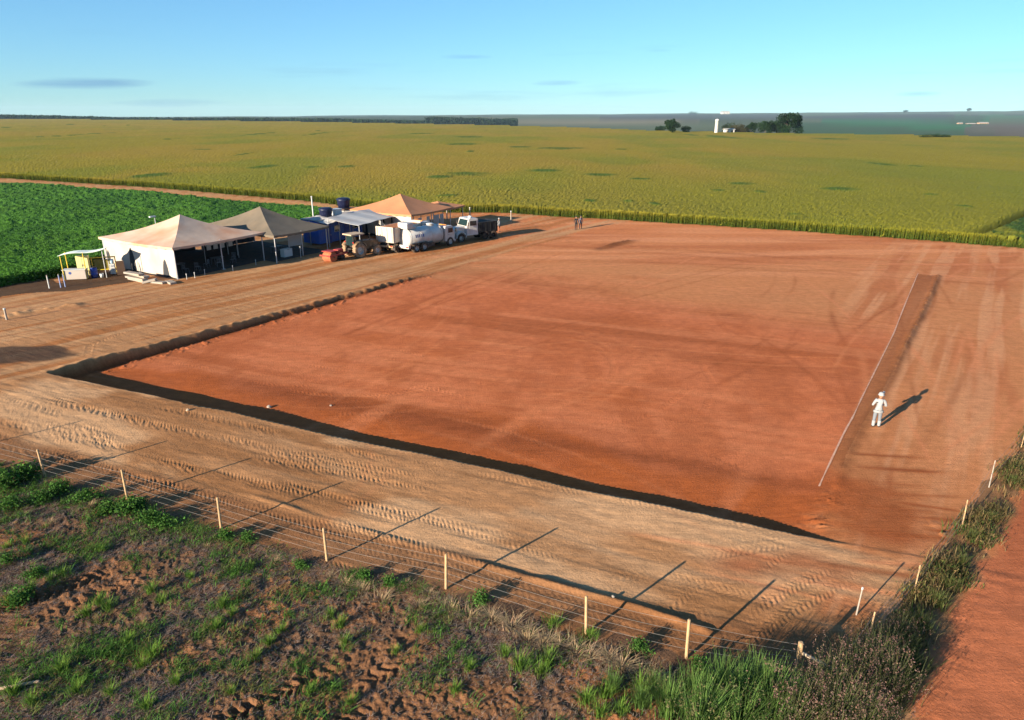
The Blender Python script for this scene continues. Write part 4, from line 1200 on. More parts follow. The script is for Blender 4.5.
# little white marker stakes along the front of the tents
st0 = None
stk = [(187, 279.5, 'short white stake at the front left of the white-walled marquee'), (195, 278, 'short white stake second from the left before the open tent'), (205, 275, 'short white stake third from the left before the open tent'),
       (233, 271, 'short white stake beside the middle pole of the white-walled marquee'), (256, 265, 'short white stake near the right pole of the white-walled marquee'), (277, 264, 'taller white stake at the front corner of the khaki marquee'), (301, 258, 'white stake before the khaki marquee by the freezer')]
for k, (u, v, lab) in enumerate(stk):
    p = P(u, v)
    h = 1.2 if k >= 5 else .5
    t = thing('marker_stake', lab, 'stake', (p[0], p[1], -.03), 0, 'stakes before the tents')
    MB().tube((0, 0, 0), (.01, 0, h), .028, .025, 8).build('shaft', M['plastic_white'], t)
    MB().tube((.01, 0, h), (.01, 0, h + .08), .05, .045, 8).build('cap', M['plastic_white'], t)

# ------------------------------------------------------------------ blue site cabin, tanks and awnings
CB = W(A2, 9.2, 3.2)
def cabin(org, L, D, H, label, wall, z=0.0):
    t = thing('site_cabin', label, 'cabin', (org[0], org[1], z), RZ)
    w = MB(); w.box((L / 2, D / 2, H / 2 + .1), (L, D, H - .1))
    for k in range(int(L / .3)): w.box((.15 + k * .3, -.012, H / 2 + .1), (.12, .03, H - .4))
    for k in range(int(D / .3)): w.box((-.012, .15 + k * .3, H / 2 + .1), (.03, .12, H - .4))
    w.build('wall', wall, t)
    MB().box((L / 2, D / 2, H + .11), (L + .3, D + .3, .12), bev=.03).build('roof', M['canvas_white'], t)
    for x in (L * .2, L * .62):
        d = MB().box((x, -.05, 1.05), (.82, .06, 2.0), bev=.01).build('door', M['plastic_blue'], t)
        MB().box((x + .3, -.1, 1.0), (.12, .05, .05)).build('handle', M['steel'], d)
    for x in (L * .4, L * .84):
        f = MB().box((x, -.05, 1.6), (.95, .06, .75), bev=.01).build('window', M['plastic_white'], t)
        MB().box((x, -.085, 1.6), (.8, .02, .6)).build('pane', M['glass'], f)
    return t
cabin(CB, 7.2, 2.6, 2.75, 'blue corrugated site cabin with white roof beside the khaki marquee', M['blue_paint'])
cabin(W(CB, 7.6, 1.6), 6.4, 2.6, 2.75, 'second blue cabin, farther right, half hidden behind the tractor and awnings', M['blue_paint'])
def poly_tank(p, r, h, z, label):
    t = thing('water_tank', label, 'water tank', (p[0], p[1], z), 0, 'navy water tanks over the cabins')
    MB().lathe([(.001, 0), (r * .82, 0), (r * .9, h * .35), (r * .93, h * .38), (r * .96, h * .68), (r, h * .72), (r * 1.02, h * .8), (.001, h * .8)], n=30).build('tank', M['tank_navy'], t)
    MB().lathe([(r * 1.06, h * .80), (r * 1.06, h * .86), (r * .75, h * .96), (.3, h), (.001, h)], n=30).build('lid', M['tank_navy'], t)
pt_a = W(CB, 2.2, .9); pt_b = W(CB, 8.3, 3.9)
poly_tank(pt_a, .78, 1.15, 2.93, 'navy water tank on the left cabin roof, the lower one')
tw = thing('tank_stand', 'steel stand carrying the rear navy water tank behind the cabin', 'stand', (pt_b[0], pt_b[1], 0), RZ)
MB().box((0, 0, 3.1), (1.9, 1.9, .1)).build('platform', M['dark_steel'], tw)
for sx in (-.85, .85):
    for sy in (-.85, .85): MB().tube((sx, sy, 0), (sx, sy, 3.06), .06, n=8).build('leg', M['dark_steel'], tw)
poly_tank(pt_b, .82, 1.3, 3.15, 'navy water tank on the steel stand, the higher one behind')
wb = W(CB, 4.2, 1.2)
bx = thing('roof_box', 'small white box on the left cabin roof beside the lower tank', 'box', (wb[0], wb[1], 2.92), RZ)
MB().box((0, 0, .35), (1.1, .8, .68), bev=.03).build('body', M['plastic_white'], bx)
MB().box((0, 0, .72), (1.2, .9, .06), bev=.02).build('lid', M['plastic_white'], bx)

def awning(org, L, D, zb, zf, label, ridge=.0, rz=RZ):
    """a long sheet sloping to the front on posts, with a shallow gable fold"""
    t = thing('awning', label, 'awning', (org[0], org[1], 0), rz)
    n = 16; V = []
    for i in range(n + 1):
        for j in range(9):
            s = i / n; q = j / 8
            z = zf + (zb - zf) * q + ridge * (1 - abs(2 * s - 1)) - .06 * math.sin(math.pi * q) + .03 * math.sin(s * 21)
            V.append((s * L, q * D, z))
    nv = len(V); V += [(x, y, z - .03) for x, y, z in V]
    F = []
    for i in range(n):
        for j in range(8):
            a = i * 9 + j; F += [(a, a + 9, a + 10, a + 1), (nv + a, nv + a + 1, nv + a + 10, nv + a + 9)]
    for i in range(n):
        a = i * 9; F += [(a, nv + a, nv + a + 9, a + 9), (a + 8, a + 17, nv + a + 17, nv + a + 8)]
    for j in range(8):
        F += [(j, j + 1, nv + j + 1, nv + j), (n * 9 + j, nv + n * 9 + j, nv + n * 9 + j + 1, n * 9 + j + 1)]
    MB().add(V, F).build('sheet', M['canvas_grey'], t)
    for s in (0.02, .5, .98):
        for q in (.02, .98):
            zt = zf + (zb - zf) * q + ridge * (1 - abs(2 * s - 1)) - .1
            MB().tube((s * L, q * D, -.05), (s * L, q * D, zt), .045, n=8).build('post', M['galv'], t)
    return t
awning(np.array((-20.9, 80.0)), 3.6, 3.1, 3.0, 2.6, 'short grey awning in front of the left blue cabin', .25)
awning(np.array((-17.2, 79.0)), 9.8, 4.4, 3.2, 2.6, 'long pale grey awning in front of the right blue cabin, over the tractor', .1, R(67))

# mast and lamp
mp = np.array((-24.7, 88.0))
pl = thing('flag_pole', 'tall thin white pole behind the khaki marquee and cabin', 'pole', (mp[0], mp[1], 0))
MB().tube((0, 0, -.1), (0, 0, 4.7), .085, .07, 10).build('shaft', M['plastic_white'], pl)
MB().lathe([(.001, 4.7), (.11, 4.72), (.11, 4.8), (.001, 4.88)], n=10).build('cap', M['plastic_white'], pl)
lp = np.array((-39.4, 78.0))
lm = thing('lamp_post', 'thin lamp post with white head peeping over the white-walled marquee roof', 'lamp post', (lp[0], lp[1], 0), RZ)
MB().tube((0, 0, 0), (0, 0, 3.7), .05, .04, 8).build('shaft', M['galv'], lm)
MB().box((-.25, 0, 3.75), (.7, .28, .16), bev=.04).build('lamp_head', M['plastic_white'], lm)

# ------------------------------------------------------------------ shade kiosk to the left
K0 = P(68, 281)
KZ = R(18)
kd = np.array((math.cos(KZ), math.sin(KZ))); kn = np.array((-kd[1], kd[0]))
def K(x, y): return K0 + kd * x + kn * y
kk = thing('shade_shelter', 'small open shelter with white sheet roof beside the white-walled marquee', 'shelter', (*K0, 0), KZ)
V = []
for i in range(9):
    for j in range(5):
        V.append((-.5 + i * .47, .3 + j * .5, 2.28 + .05 * i + .10 * math.sin(i * .8) - .03 * j))
nv = len(V); V += [(x, y, z - .04) for x, y, z in V]
F = []
for i in range(8):
    for j in range(4):
        a = i * 5 + j; F += [(a, a + 5, a + 6, a + 1), (nv + a, nv + a + 1, nv + a + 6, nv + a + 5)]
for i in range(8): a = i * 5; F += [(a, nv + a, nv + a + 5, a + 5), (a + 4, a + 9, nv + a + 9, nv + a + 4)]
for j in range(4): F += [(j, j + 1, nv + j + 1, nv + j), (40 + j, nv + 40 + j, nv + 41 + j, 41 + j)]
MB().add(V, F).build('roof', mat('shelter_sheet', (.72, .78, .70), .6, noise=.06), kk)
for x, y in ((-.35, .45), (3.1, .45), (-.35, 2.15), (3.1, 2.15), (1.5, .45)):
    MB().tube((x, y, 0), (x, y, 2.28 + .05 * (x + .5) / .47), .04, n=8).build('post', M['yellow_paint'] if x < 3 else M['galv'], kk)
ct = thing('counter', 'white boxy counter at the front left of the shade shelter', 'counter', (*K(.55, .75), 0), KZ - .1)
MB().box((0, 0, .45), (1.9, .7, .86), bev=.03).build('body', M['canvas_white'], ct)
MB().box((0, 0, .91), (2.0, .8, .06), bev=.015).build('top', M['plastic_white'], ct)
MB().lathe([(.12, 0), (.001, 0)], (-.35, -.36, .62), 'Y', 16).build('emblem', M['lettering'], ct)
cp = thing('cupboard', 'tall pale yellow cupboard standing under the shade shelter', 'cupboard', (*K(.95, 2.3), 0), KZ)
MB().box((0, 0, .95), (1.0, .6, 1.84), bev=.02).build('body', mat('pale_yellow', (.72, .62, .25), .55, noise=.06), cp)
for s in (-.25, .25):
    d = MB().box((s, -.32, .95), (.47, .03, 1.7), bev=.01).build('door', mat('pale_yellow_door', (.74, .64, .28), .55), cp)
    MB().box((s * .3, -.35, 1.0), (.03, .04, .2)).build('handle', M['steel'], d)
yr = thing('bin_rack', 'yellow steel rack with a dark opening at the back of the shade shelter', 'rack', (*K(2.6, 2.6), 0), KZ)
for s in (-1.0, 1.0): MB().tube((s, 0, 0), (s, 0, 1.55), .05, n=8).build('post', M['yellow_paint'], yr)
MB().tube((-1.05, 0, 1.55), (1.05, 0, 1.55), .06, n=8).build('rail', M['yellow_paint'], yr)
MB().box((0, .05, .85), (1.7, .08, 1.0), bev=.01).build('panel', mat('olive_panel', (.20, .16, .03), .7, noise=.2), yr)
MB().box((0, 0, .42), (1.9, .5, .06)).build('shelf', M['yellow_paint'], yr)
br = thing('blue_drum', 'dark blue drum beside the counter under the shade shelter', 'drum', (*K(2.0, 1.0), 0))
MB().lathe([(.001, 0), (.29, 0), (.3, .3), (.315, .31), (.3, .32), (.3, .6), (.315, .61), (.3, .62), (.29, .9), (.26, .9), (.26, .87), (.001, .87)], n=24).build('body', M['plastic_blue'], br)
MB().lathe([(.27, .9), (.27, .94), (.001, .95)], n=24).build('lid', M['tank_navy'], br)
bk = thing('bucket', 'white bucket on the ground right of the blue drum', 'bucket', (*K(2.65, .75), 0))
MB().lathe([(.001, 0), (.14, 0), (.18, .36), (.16, .36), (.13, .02), (.001, .02)], n=20).build('body', M['plastic_white'], bk)
MB().path([(.18 * math.cos(a), .02, .34 + .12 * math.sin(a)) for a in np.linspace(0, math.pi, 9)], .008, 5).build('handle', M['dark_steel'], bk)
dr = thing('water_dispenser', 'white water dispenser under the right end of the shade shelter', 'dispenser', (*K(3.4, 2.1), 0), KZ)
MB().box((0, 0, .5), (.4, .4, .98), bev=.03).build('body', M['plastic_white'], dr)
MB().lathe([(.08, 1.0), (.15, 1.08), (.15, 1.38), (.12, 1.42), (.001, 1.43)], n=18).build('bottle', mat('bottle', (.35, .5, .62), .15), dr)
for s in (-.08, .08): MB().box((s, -.22, .8), (.05, .07, .06)).build('tap', M['lettering'], dr)
bd = thing('plywood_sheet', 'brown board leaning at the left end of the white tent wall', 'board', (*K(4.2, 1.3), .05), KZ + .3)
MB().box((0, 0, .65), (.7, .04, 1.3), rx=-.18).build('panel', mat('plywood', (.13, .075, .045), .8, noise=.2), bd)
MB().box((0, .17, .4), (.6, .06, .08), rx=-.18).build('batten', M['wood_post'], bd)
for k, (u, v, lab, bl) in enumerate(((49.5, 288.5, 'pale post alone at the left, before the dark crop edge', 0), (61, 287.5, 'blue and white post, left one of the pair before the counter', 1), (65.5, 287, 'blue and white post, right one of the pair before the counter', 1))):
    p = P(u, v)
    t = thing('short_post', lab, 'post', (p[0], p[1], -.05), 0, 'posts before the shade shelter')
    MB().tube((0, 0, 0), (0, 0, 1.15), .05, .047, 10).build('shaft', M['plastic_white'] if not bl else mat('bluish_post', (.20, .25, .42), .6, noise=.15), t)
    MB().tube((0, 0, 1.15), (0, 0, 1.25), .055, .04, 10).build('cap', M['concrete'], t)

# concrete planks stacked against the tent wall
cz = RZ + math.pi / 2 - .06
pk0 = None
labs = ['bottom left concrete plank of the stack along the white tent wall', 'second concrete plank, lying on the bottom left one', 'concrete plank third in the left stack by the white tent wall', 'top concrete plank of the left stack by the white tent wall',
        'concrete plank lying alone towards the right end of the white tent wall', 'short concrete plank at the right end of the row by the tent corner', 'small tilted concrete plank between the left stack and the tent corner']
for k, (u, v, z, L, rz2, ry) in enumerate(((139, 281, .09, 2.9, 0, 0), (137, 281, .28, 2.7, .05, 0), (141, 280.4, .47, 2.5, -.06, .01), (135, 280.6, .66, 2.2, .1, 0), (158, 283.2, .09, 1.6, .25, 0), (171, 283.4, .1, 1.3, -.2, .0), (150, 283, .2, 1.2, .7, .22))):
    p = P(u, v)
    o = MB().box((0, 0, 0), (L, .55, .17), bev=.015, ry=ry).build('concrete_plank', M['concrete'])
    o.location = (p[0], p[1], z + .01); o.rotation_euler.z = cz + rz2
    tag(o, labs[k], 'plank', 'concrete planks by the tent wall')
# ------------------------------------------------------------------ wheels
def wheel(parent, c, r, w, rim_r, tyre, rim, lug=False, side=1, name='wheel'):
    """a wheel turned about the y axis of its vehicle"""
    n = 36
    prof = [(rim_r, -w / 2 + .02), (r * .9, -w / 2), (r * .98, -w / 2 + w * .12), (r, -w * .2), (r, w * .2), (r * .98, w / 2 - w * .12), (r * .9, w / 2), (rim_r, w / 2 - .02)]
    t = MB().lathe(prof, c, 'Y', n)
    nl = 22 if lug else 30
    for k in range(nl):
        a = 2 * math.pi * k / nl
        for sg in ((-1, 1) if lug else (0,)):
            aa = a + (0.07 * sg if lug else 0)
            L = w * .48 if lug else w * .8
            y = c[1] + sg * w * .24
            rr = r + .012
            p = Vector((math.sin(aa) * rr, 0, math.cos(aa) * rr))
            t.box((c[0] + p.x, y, c[2] + p.z), (.055 if lug else .03, L, .05 if lug else .02), rz=0, ry=aa, rx=0)
    tobj = t.build(name, tyre, parent)
    rm = MB().lathe([(rim_r, -w / 2 + .02), (rim_r * .96, -w * .12 * side), (rim_r * .55, w * .18 * side), (rim_r * .3, w * .2 * side), (rim_r * .28, w * .36 * side), (.001, w * .36 * side)], c, 'Y', 28)
    rm.lathe([(rim_r, w / 2 - .02), (rim_r * .96, w * .12 * side)], c, 'Y', 28)
    for k in range(8):
        a = 2 * math.pi * k / 8
        rm.tube((c[0] + math.cos(a) * rim_r * .42, c[1] + side * w * .16, c[2] + math.sin(a) * rim_r * .42), (c[0] + math.cos(a) * rim_r * .42, c[1] + side * w * .24, c[2] + math.sin(a) * rim_r * .42), .025, n=6)
    rm.build('rim', rim, tobj)
    return tobj

def cab(parent, x0, L, wd, z0, h, paint, rake=.35):
    """forward cab with a raked windscreen, doors, windows"""
    hw = wd / 2
    body = MB().prism([(x0, z0), (x0 + L, z0), (x0 + L + .05, z0 + h * .45), (x0 + L - rake, z0 + h * .97), (x0 + L - rake - .1, z0 + h), (x0 + .1, z0 + h), (x0, z0 + h * .95)], -hw, hw).build('cab', paint, parent)
    ws = MB().add([(x0 + L + .062, -hw + .12, z0 + h * .5), (x0 + L + .062, hw - .12, z0 + h * .5), (x0 + L - rake + .045, hw - .2, z0 + h * .92), (x0 + L - rake + .045, -hw + .2, z0 + h * .92),
                   (x0 + L + .03, -hw + .12, z0 + h * .5), (x0 + L + .03, hw - .12, z0 + h * .5), (x0 + L - rake, hw - .2, z0 + h * .92), (x0 + L - rake, -hw + .2, z0 + h * .92)],
                  [(0, 1, 2, 3), (7, 6, 5, 4), (0, 4, 5, 1), (1, 5, 6, 2), (2, 6, 7, 3), (3, 7, 4, 0)]).build('windscreen', M['glass'], parent)
    for s in (-1, 1):
        d = MB().box((x0 + L * .55, s * (hw + .012), z0 + h * .48), (L * .6, .03, h * .86), bev=.01).build('door', paint, parent)
        MB().box((x0 + L * .55, s * (hw + .032), z0 + h * .70), (L * .5, .015, h * .32)).build('window', M['glass'], d)
        MB().box((x0 + L * .35, s * (hw + .04), z0 + h * .42), (.16, .03, .04)).build('handle', M['dark_steel'], d)
        MB().box((x0 + L + .05, s * (hw + .2), z0 + h * .68), (.06, .2, .4), bev=.02).tube((x0 + L, s * hw, z0 + h * .8), (x0 + L + .05, s * (hw + .2), z0 + h * .8), .02, n=5).build('mirror', M['dark_steel'], parent)
        MB().box((x0 + L + .05, s * (hw - .28), z0 + h * .18), (.06, .36, .2), bev=.02).build('headlight', M['steel'], parent)
    MB().box((x0 + L + .06, 0, z0 + h * .28), (.05, wd * .5, h * .2), bev=.01).build('grille', M['dark_steel'], parent)
    MB().box((x0 + L + .1, 0, z0 - .06), (.18, wd, .28), bev=.03).build('bumper', paint, parent)
    MB().box((x0 + L / 2, 0, z0 + h + .04), (.3, wd * .5, .08), bev=.03).build('roof_light', M['amber'], parent)

# ------------------------------------------------------------------ white tanker truck
def tanker():
    p = P(404.5, 252.5)
    d = P(446, 244.5) - P(404.5, 252.5)
    ang = math.atan2(d[1], d[0]) + R(1)
    t = thing('tanker_truck', 'white tanker truck with round tank, its back end in the sun', 'truck', (p[0], p[1], 0), ang)
    r = 1.06; zc = 1.50; L = 5.2
    y0 = 0
    MB().lathe([(.001, -.16), (r * .5, -.13), (r * .85, -.05), (r, .08), (r, L - .1), (r * .85, L + .04), (r * .5, L + .12), (.001, L + .15)], (0, 0, zc), 'X', 44).build('tank', M['truck_white'], t)
    bands = MB()
    for x in (.25, 1.8, 3.4, 4.95): bands.lathe([(r, x - .05), (r + .025, x - .05), (r + .025, x + .05), (r, x + .05)], (0, 0, zc), 'X', 44)
    bands.build('tank_band', M['truck_white'], t)
    for x in (1.3, 4.1):
        m = MB().lathe([(.42, zc + r - .12), (.42, zc + r + .1), (.46, zc + r + .1), (.46, zc + r + .16), (.2, zc + r + .22), (.001, zc + r + .22)], (x, 0, 0), 'Z', 24).build('manhole', M['truck_white'], t)
    # raised white header tank at the back
    MB().box((.35, 0, zc + r + .36), (1.0, 1.5, .68), bev=.12).build('header_tank', M['truck_white'], t)
    MB().box((-.28, 0, .72), (.3, 2.3, .35), bev=.03).build('rear_bumper', M['truck_white'], t)
    MB().tube((-.1, 0, .75), (-.35, 0, .7), .13, .13, 14).build('outlet', M['dark_steel'], t)
    ld = MB()
    for s in (-.22, .22): ld.tube((-.22, s + .55, .7), (-.22, s + .55, 2.6), .025, n=6)
    for k in range(7): ld.tube((-.22, .33, .8 + k * .27), (-.22, .77, .8 + k * .27), .018, n=5)
    ld.build('ladder', M['steel'], t)
    for s in (-1, 1):
        MB().box((-.45, s * .95, .72), (.05, .3, .14), bev=.01).build('tail_light', M['lamp_red'], t)
    MB().box((3.4, 0, .72), (6.8, .85, .22)).build('chassis', M['dark_steel'], t)
    for s in (-1, 1):
        MB().box((2.9, s * .92, .62), (1.3, .5, .45), bev=.04).build('side_box', M['dark_steel'], t)
        MB().box((1.25, s * 1.08, .99), (2.4, .36, .05), bev=.02).build('mudguard', M['dark_steel'], t)
    for x in (.75, 1.95):
        for s in (-1, 1): wheel(t, (x, s * 1.0, .5), .5, .5, .28, M['tyre'], M['steel'], side=s)
    for s in (-1, 1): wheel(t, (6.2, s * 1.0, .5), .5, .3, .28, M['tyre'], M['steel'], side=s)
    cab(t, 5.45, 1.5, 2.1, .6, 1.7, M['truck_white'], .3)
    # blue lettering strokes on the tank's right side, too small to read
    lt = MB()
    for k, x in enumerate((.9, 1.15, 1.4, 1.75, 2.0)):
        a = .62
        lt.box((x, -(r + .006) * math.cos(.25), zc + (r + .006) * math.sin(.25)), (.16, .012, .34), rx=-.25)
    lt.build('lettering', M['lettering'], t)
tanker()

# ------------------------------------------------------------------ tipper seen from behind
def tipper():
    p = P(386, 253)
    ang = RZ + R(2)
    t = thing('tipper_truck', 'cream white tipper truck with high tailgate, between tractor and tanker', 'truck', (p[0], p[1], 0), ang)
    b = MB()
    b.box((2.5, 0, 1.22), (5.0, 2.35, .1))
    for s in (-1, 1):
        b.box((2.5, s * 1.15, 2.0), (5.0, .07, 1.5))
        for k in range(7): b.box((.2 + k * .77, s * 1.21, 2.0), (.09, .07, 1.5))
    b.box((4.98, 0, 2.1), (.07, 2.35, 1.75))
    b.build('tipper_body', M['tipper_white'], t)
    g = MB().box((-.04, 0, 2.05), (.07, 2.36, 1.62), bev=.015).build('tailgate', M['tipper_white'], t)
    h = MB()
    for s in (-1.0, -.35, .35, 1.0): h.box((-.1, s, 2.0), (.06, .09, 1.5))
    h.build('rib', M['tipper_white'], g)
    MB().box((2.4, 0, 2.55), (4.6, 2.1, .5), bev=.2).build('load', mat('red_soil', (.36, .13, .05), .95, noise=.2, bump=.6, bscale=3), t)
    MB().box((3.4, 0, .95), (6.6, .8, .25)).build('chassis', M['dark_steel'], t)
    MB().box((-.05, 0, .75), (.15, 2.2, .2), bev=.02).build('rear_bumper', M['wood_post'], t)
    for s in (-1, 1):
        MB().box((-.14, s * .9, .8), (.04, .28, .12)).build('tail_light', M['lamp_red'], t)
        MB().box((.1, s * .95, .62), (.03, .55, .5)).build('mud_flap', M['dark_steel'], t)
    for x in (.85, 2.05):
        for s in (-1, 1): wheel(t, (x, s * .95, .5), .5, .5, .28, M['tyre'], M['dark_steel'], side=s)
    for s in (-1, 1): wheel(t, (6.1, s * 1.0, .5), .5, .3, .28, M['tyre'], M['dark_steel'], side=s)
    cab(t, 5.4, 1.7, 2.3, .78, 1.95, M['truck_white'], .3)
tipper()

# ------------------------------------------------------------------ bonneted white truck facing the yard
mk('black_body', (.008, .008, .009), .7, noise=.2)
def bonnet_truck():
    p = P(451.5, 242)
    ang = R(216)
    t = thing('bonnet_truck', 'white bonneted truck facing the camera with dark body, right of the tanker', 'truck', (p[0], p[1], 0), ang)
    # x forward; nose at x = 0
    hood = MB().prism([(-1.6, .75), (0, .75), (.06, 1.2), (-.1, 1.52), (-.5, 1.66), (-1.6, 1.82)], -.62, .62).build('bonnet', M['truck_white'], t)
    gr = MB()
    for k in range(7): gr.box((.06, 0, .88 + k * .075), (.04, .95, .03))
    gr.build('grille', M['dark_steel'], t)
    for s in (-1, 1):
        V = []
        for k in range(13):
            a = math.pi * (k / 12)
            for (rr, yy) in ((.66, .55), (.72, .62), (.72, 1.12), (.62, 1.16)):
                V.append((-.75 + math.cos(a) * rr, s * yy, .55 + math.sin(a) * rr * 1.02))
        F = [(k * 4 + i, k * 4 + 4 + i, k * 4 + 5 + i, k * 4 + 1 + i) for k in range(12) for i in range(3)]
        MB().add(V, F, True).build('mudguard', M['truck_white'], t)
        MB().lathe([(.17, 0), (.15, .05), (.001, .07)], (-.08, s * .84, 1.0), 'X', 16).build('headlight', M['steel'], t)
        wheel(t, (-.75, s * .95, .5), .5, .3, .28, M['tyre'], M['steel'], side=s)
    MB().box((.2, 0, .6), (.14, 2.3, .26), bev=.03).build('bumper', M['dark_steel'], t)
    # cab
    MB().prism([(-3.1, .75), (-1.55, .75), (-1.55, 1.8), (-1.85, 2.62), (-2.0, 2.7), (-3.0, 2.7), (-3.1, 2.6)], -1.08, 1.08).build('cab', M['truck_white'], t)
    MB().add([(-1.53, -.95, 1.86), (-1.53, .95, 1.86), (-1.80, .85, 2.55), (-1.80, -.85, 2.55), (-1.57, -.95, 1.86), (-1.57, .95, 1.86), (-1.84, .85, 2.55), (-1.84, -.85, 2.55)],
             [(0, 1, 2, 3), (7, 6, 5, 4), (0, 4, 5, 1), (1, 5, 6, 2), (2, 6, 7, 3), (3, 7, 4, 0)]).build('windscreen', mat('green_glass', (.010, .022, .017), .15, spec=.35), t)
    for s in (-1, 1):
        d = MB().box((-2.4, s * 1.09, 1.65), (1.1, .03, 1.7), bev=.01).build('door', M['truck_white'], t)
        MB().box((-2.4, s * 1.112, 2.15), (.9, .015, .55)).build('window', M['glass'], d)
        MB().box((-1.6, s * 1.3, 2.1), (.06, .2, .4), bev=.02).tube((-1.7, s * 1.06, 2.25), (-1.6, s * 1.3, 2.25), .02, n=5).build('mirror', M['dark_steel'], t)
    MB().lathe([(.001, 0), (.22, 0), (.24, .16), (.2, .26), (.001, .3)], (-2.3, .55, 2.7), 'Z', 18).build('roof_vent', M['plastic_white'], t)
    # dark body
    b = MB().box((-4.6, 0, 1.5), (2.7, 2.2, 1.2), bev=.05)
    for k in range(4):
        for s in (-1, 1): b.box((-5.65 + k * .7, s * 1.115, 1.5), (.08, .04, 1.15))
    b.build('truck_body', M['black_body'], t)
    MB().box((-4.6, 0, 2.14), (2.75, 2.25, .06)).build('body_cover', M['dark_cloth'], t)
    MB().box((-3.1, 0, .82), (5.2, .8, .22)).build('chassis', M['dark_steel'], t)
    for x in (-4.3, -5.35):
        for s in (-1, 1): wheel(t, (x, s * .95, .5), .5, .5, .28, M['tyre'], M['dark_steel'], side=s)
bonnet_truck()

# ------------------------------------------------------------------ tractor with towed roller
def tractor():
    p = P(355, 256.5)
    ang = RZ - R(10)
    t = thing('tractor', 'dusty tractor with flat canopy roof, parked with its big tyres to the sun', 'tractor', (p[0], p[1], 0), ang)
    for s in (-1, 1):
        wheel(t, (0, s * .88, .78), .78, .5, .42, M['tyre_dusty'], M['steel'], True, s, 'rear_wheel')
        wheel(t, (2.35, s * .8, .5), .5, .34, .27, M['tyre_dusty'], M['steel'], True, s, 'front_wheel')
        V = []
        for k in range(11):
            a = math.pi * (.12 + .72 * k / 10)
            for (rr, yy) in ((.86, .60), (.92, .64), (.92, 1.1), (.86, 1.14)):
                V.append((math.cos(a) * rr, s * yy, .78 + math.sin(a) * rr))
        MB().add(V, [(k * 4 + i, k * 4 + 4 + i, k * 4 + 5 + i, k * 4 + 1 + i) for k in range(10) for i in range(3)], True).build('mudguard', M['tractor_paint'], t)
    MB().prism([(.3, .75), (2.9, .7), (3.0, .95), (2.95, 1.42), (2.6, 1.56), (.9, 1.62), (.3, 1.55)], -.36, .36).build('bonnet', M['tractor_paint'], t)
    gr = MB()
    for k in range(6): gr.box((2.99, 0, .85 + k * .09), (.03, .55, .04))
    gr.build('grille', M['dark_steel'], t)
    MB().box((.6, 0, .72), (2.6, .5, .5), bev=.05).build('engine_block', M['dark_steel'], t)
    MB().tube((-.15, -.8, .78), (-.15, .8, .78), .14, n=10).build('rear_axle', M['dark_steel'], t)
    MB().tube((2.35, -.75, .5), (2.35, .75, .5), .09, n=8).build('front_axle', M['dark_steel'], t)
    MB().tube((1.9, -.25, 1.55), (1.9, -.25, 2.35), .05, .045, 10).build('exhaust', M['dark_steel'], t)
    # cab frame, glass and roof
    for x, y in ((-.55, .62), (-.55, -.62), (.65, .6), (.65, -.6)):
        MB().tube((x, y, 1.0), (x * .92, y * .96, 2.36), .045, n=8).build('cab_post', M['dark_steel'], t)
    MB().box((.0, 0, 2.42), (1.75, 1.55, .14), bev=.05).build('roof', M['beige_cloth'], t)
    MB().add([(-.56, -.56, 1.25), (-.56, .56, 1.25), (-.53, .54, 2.3), (-.53, -.54, 2.3), (-.58, -.56, 1.25), (-.58, .56, 1.25), (-.55, .54, 2.3), (-.55, -.54, 2.3)],
             [(3, 2, 1, 0), (4, 5, 6, 7), (0, 1, 5, 4), (2, 3, 7, 6), (1, 2, 6, 5), (3, 0, 4, 7)]).build('rear_window', mat('teal_glass', (.012, .024, .026), .15, spec=.35), t)
    st = MB().box((-.15, 0, 1.12), (.5, .5, .12), bev=.04).box((-.38, 0, 1.4), (.1, .48, .5), bev=.04).build('seat', M['dark_cloth'], t)
    sw = MB()
    for k in range(14):
        a, b = 2 * math.pi * k / 14, 2 * math.pi * (k + 1) / 14
        sw.tube((.45 + .08 * math.cos(a), .2 * math.sin(a), 1.62 + .17 * math.cos(a)), (.45 + .08 * math.cos(b), .2 * math.sin(b), 1.62 + .17 * math.cos(b)), .018, n=5)
    sw.tube((.45, 0, 1.62), (.72, 0, 1.45), .02, n=6).build('steering_wheel', M['dark_steel'], t)
    for s in (-1, 1): MB().box((-.62, s * .7, 1.62), (.06, .16, .12)).build('tail_light', M['lamp_red'], t)
    MB().tube((-.4, 0, .55), (-1.5, 0, .5), .06, n=8).build('drawbar', M['dark_steel'], t)
tractor()
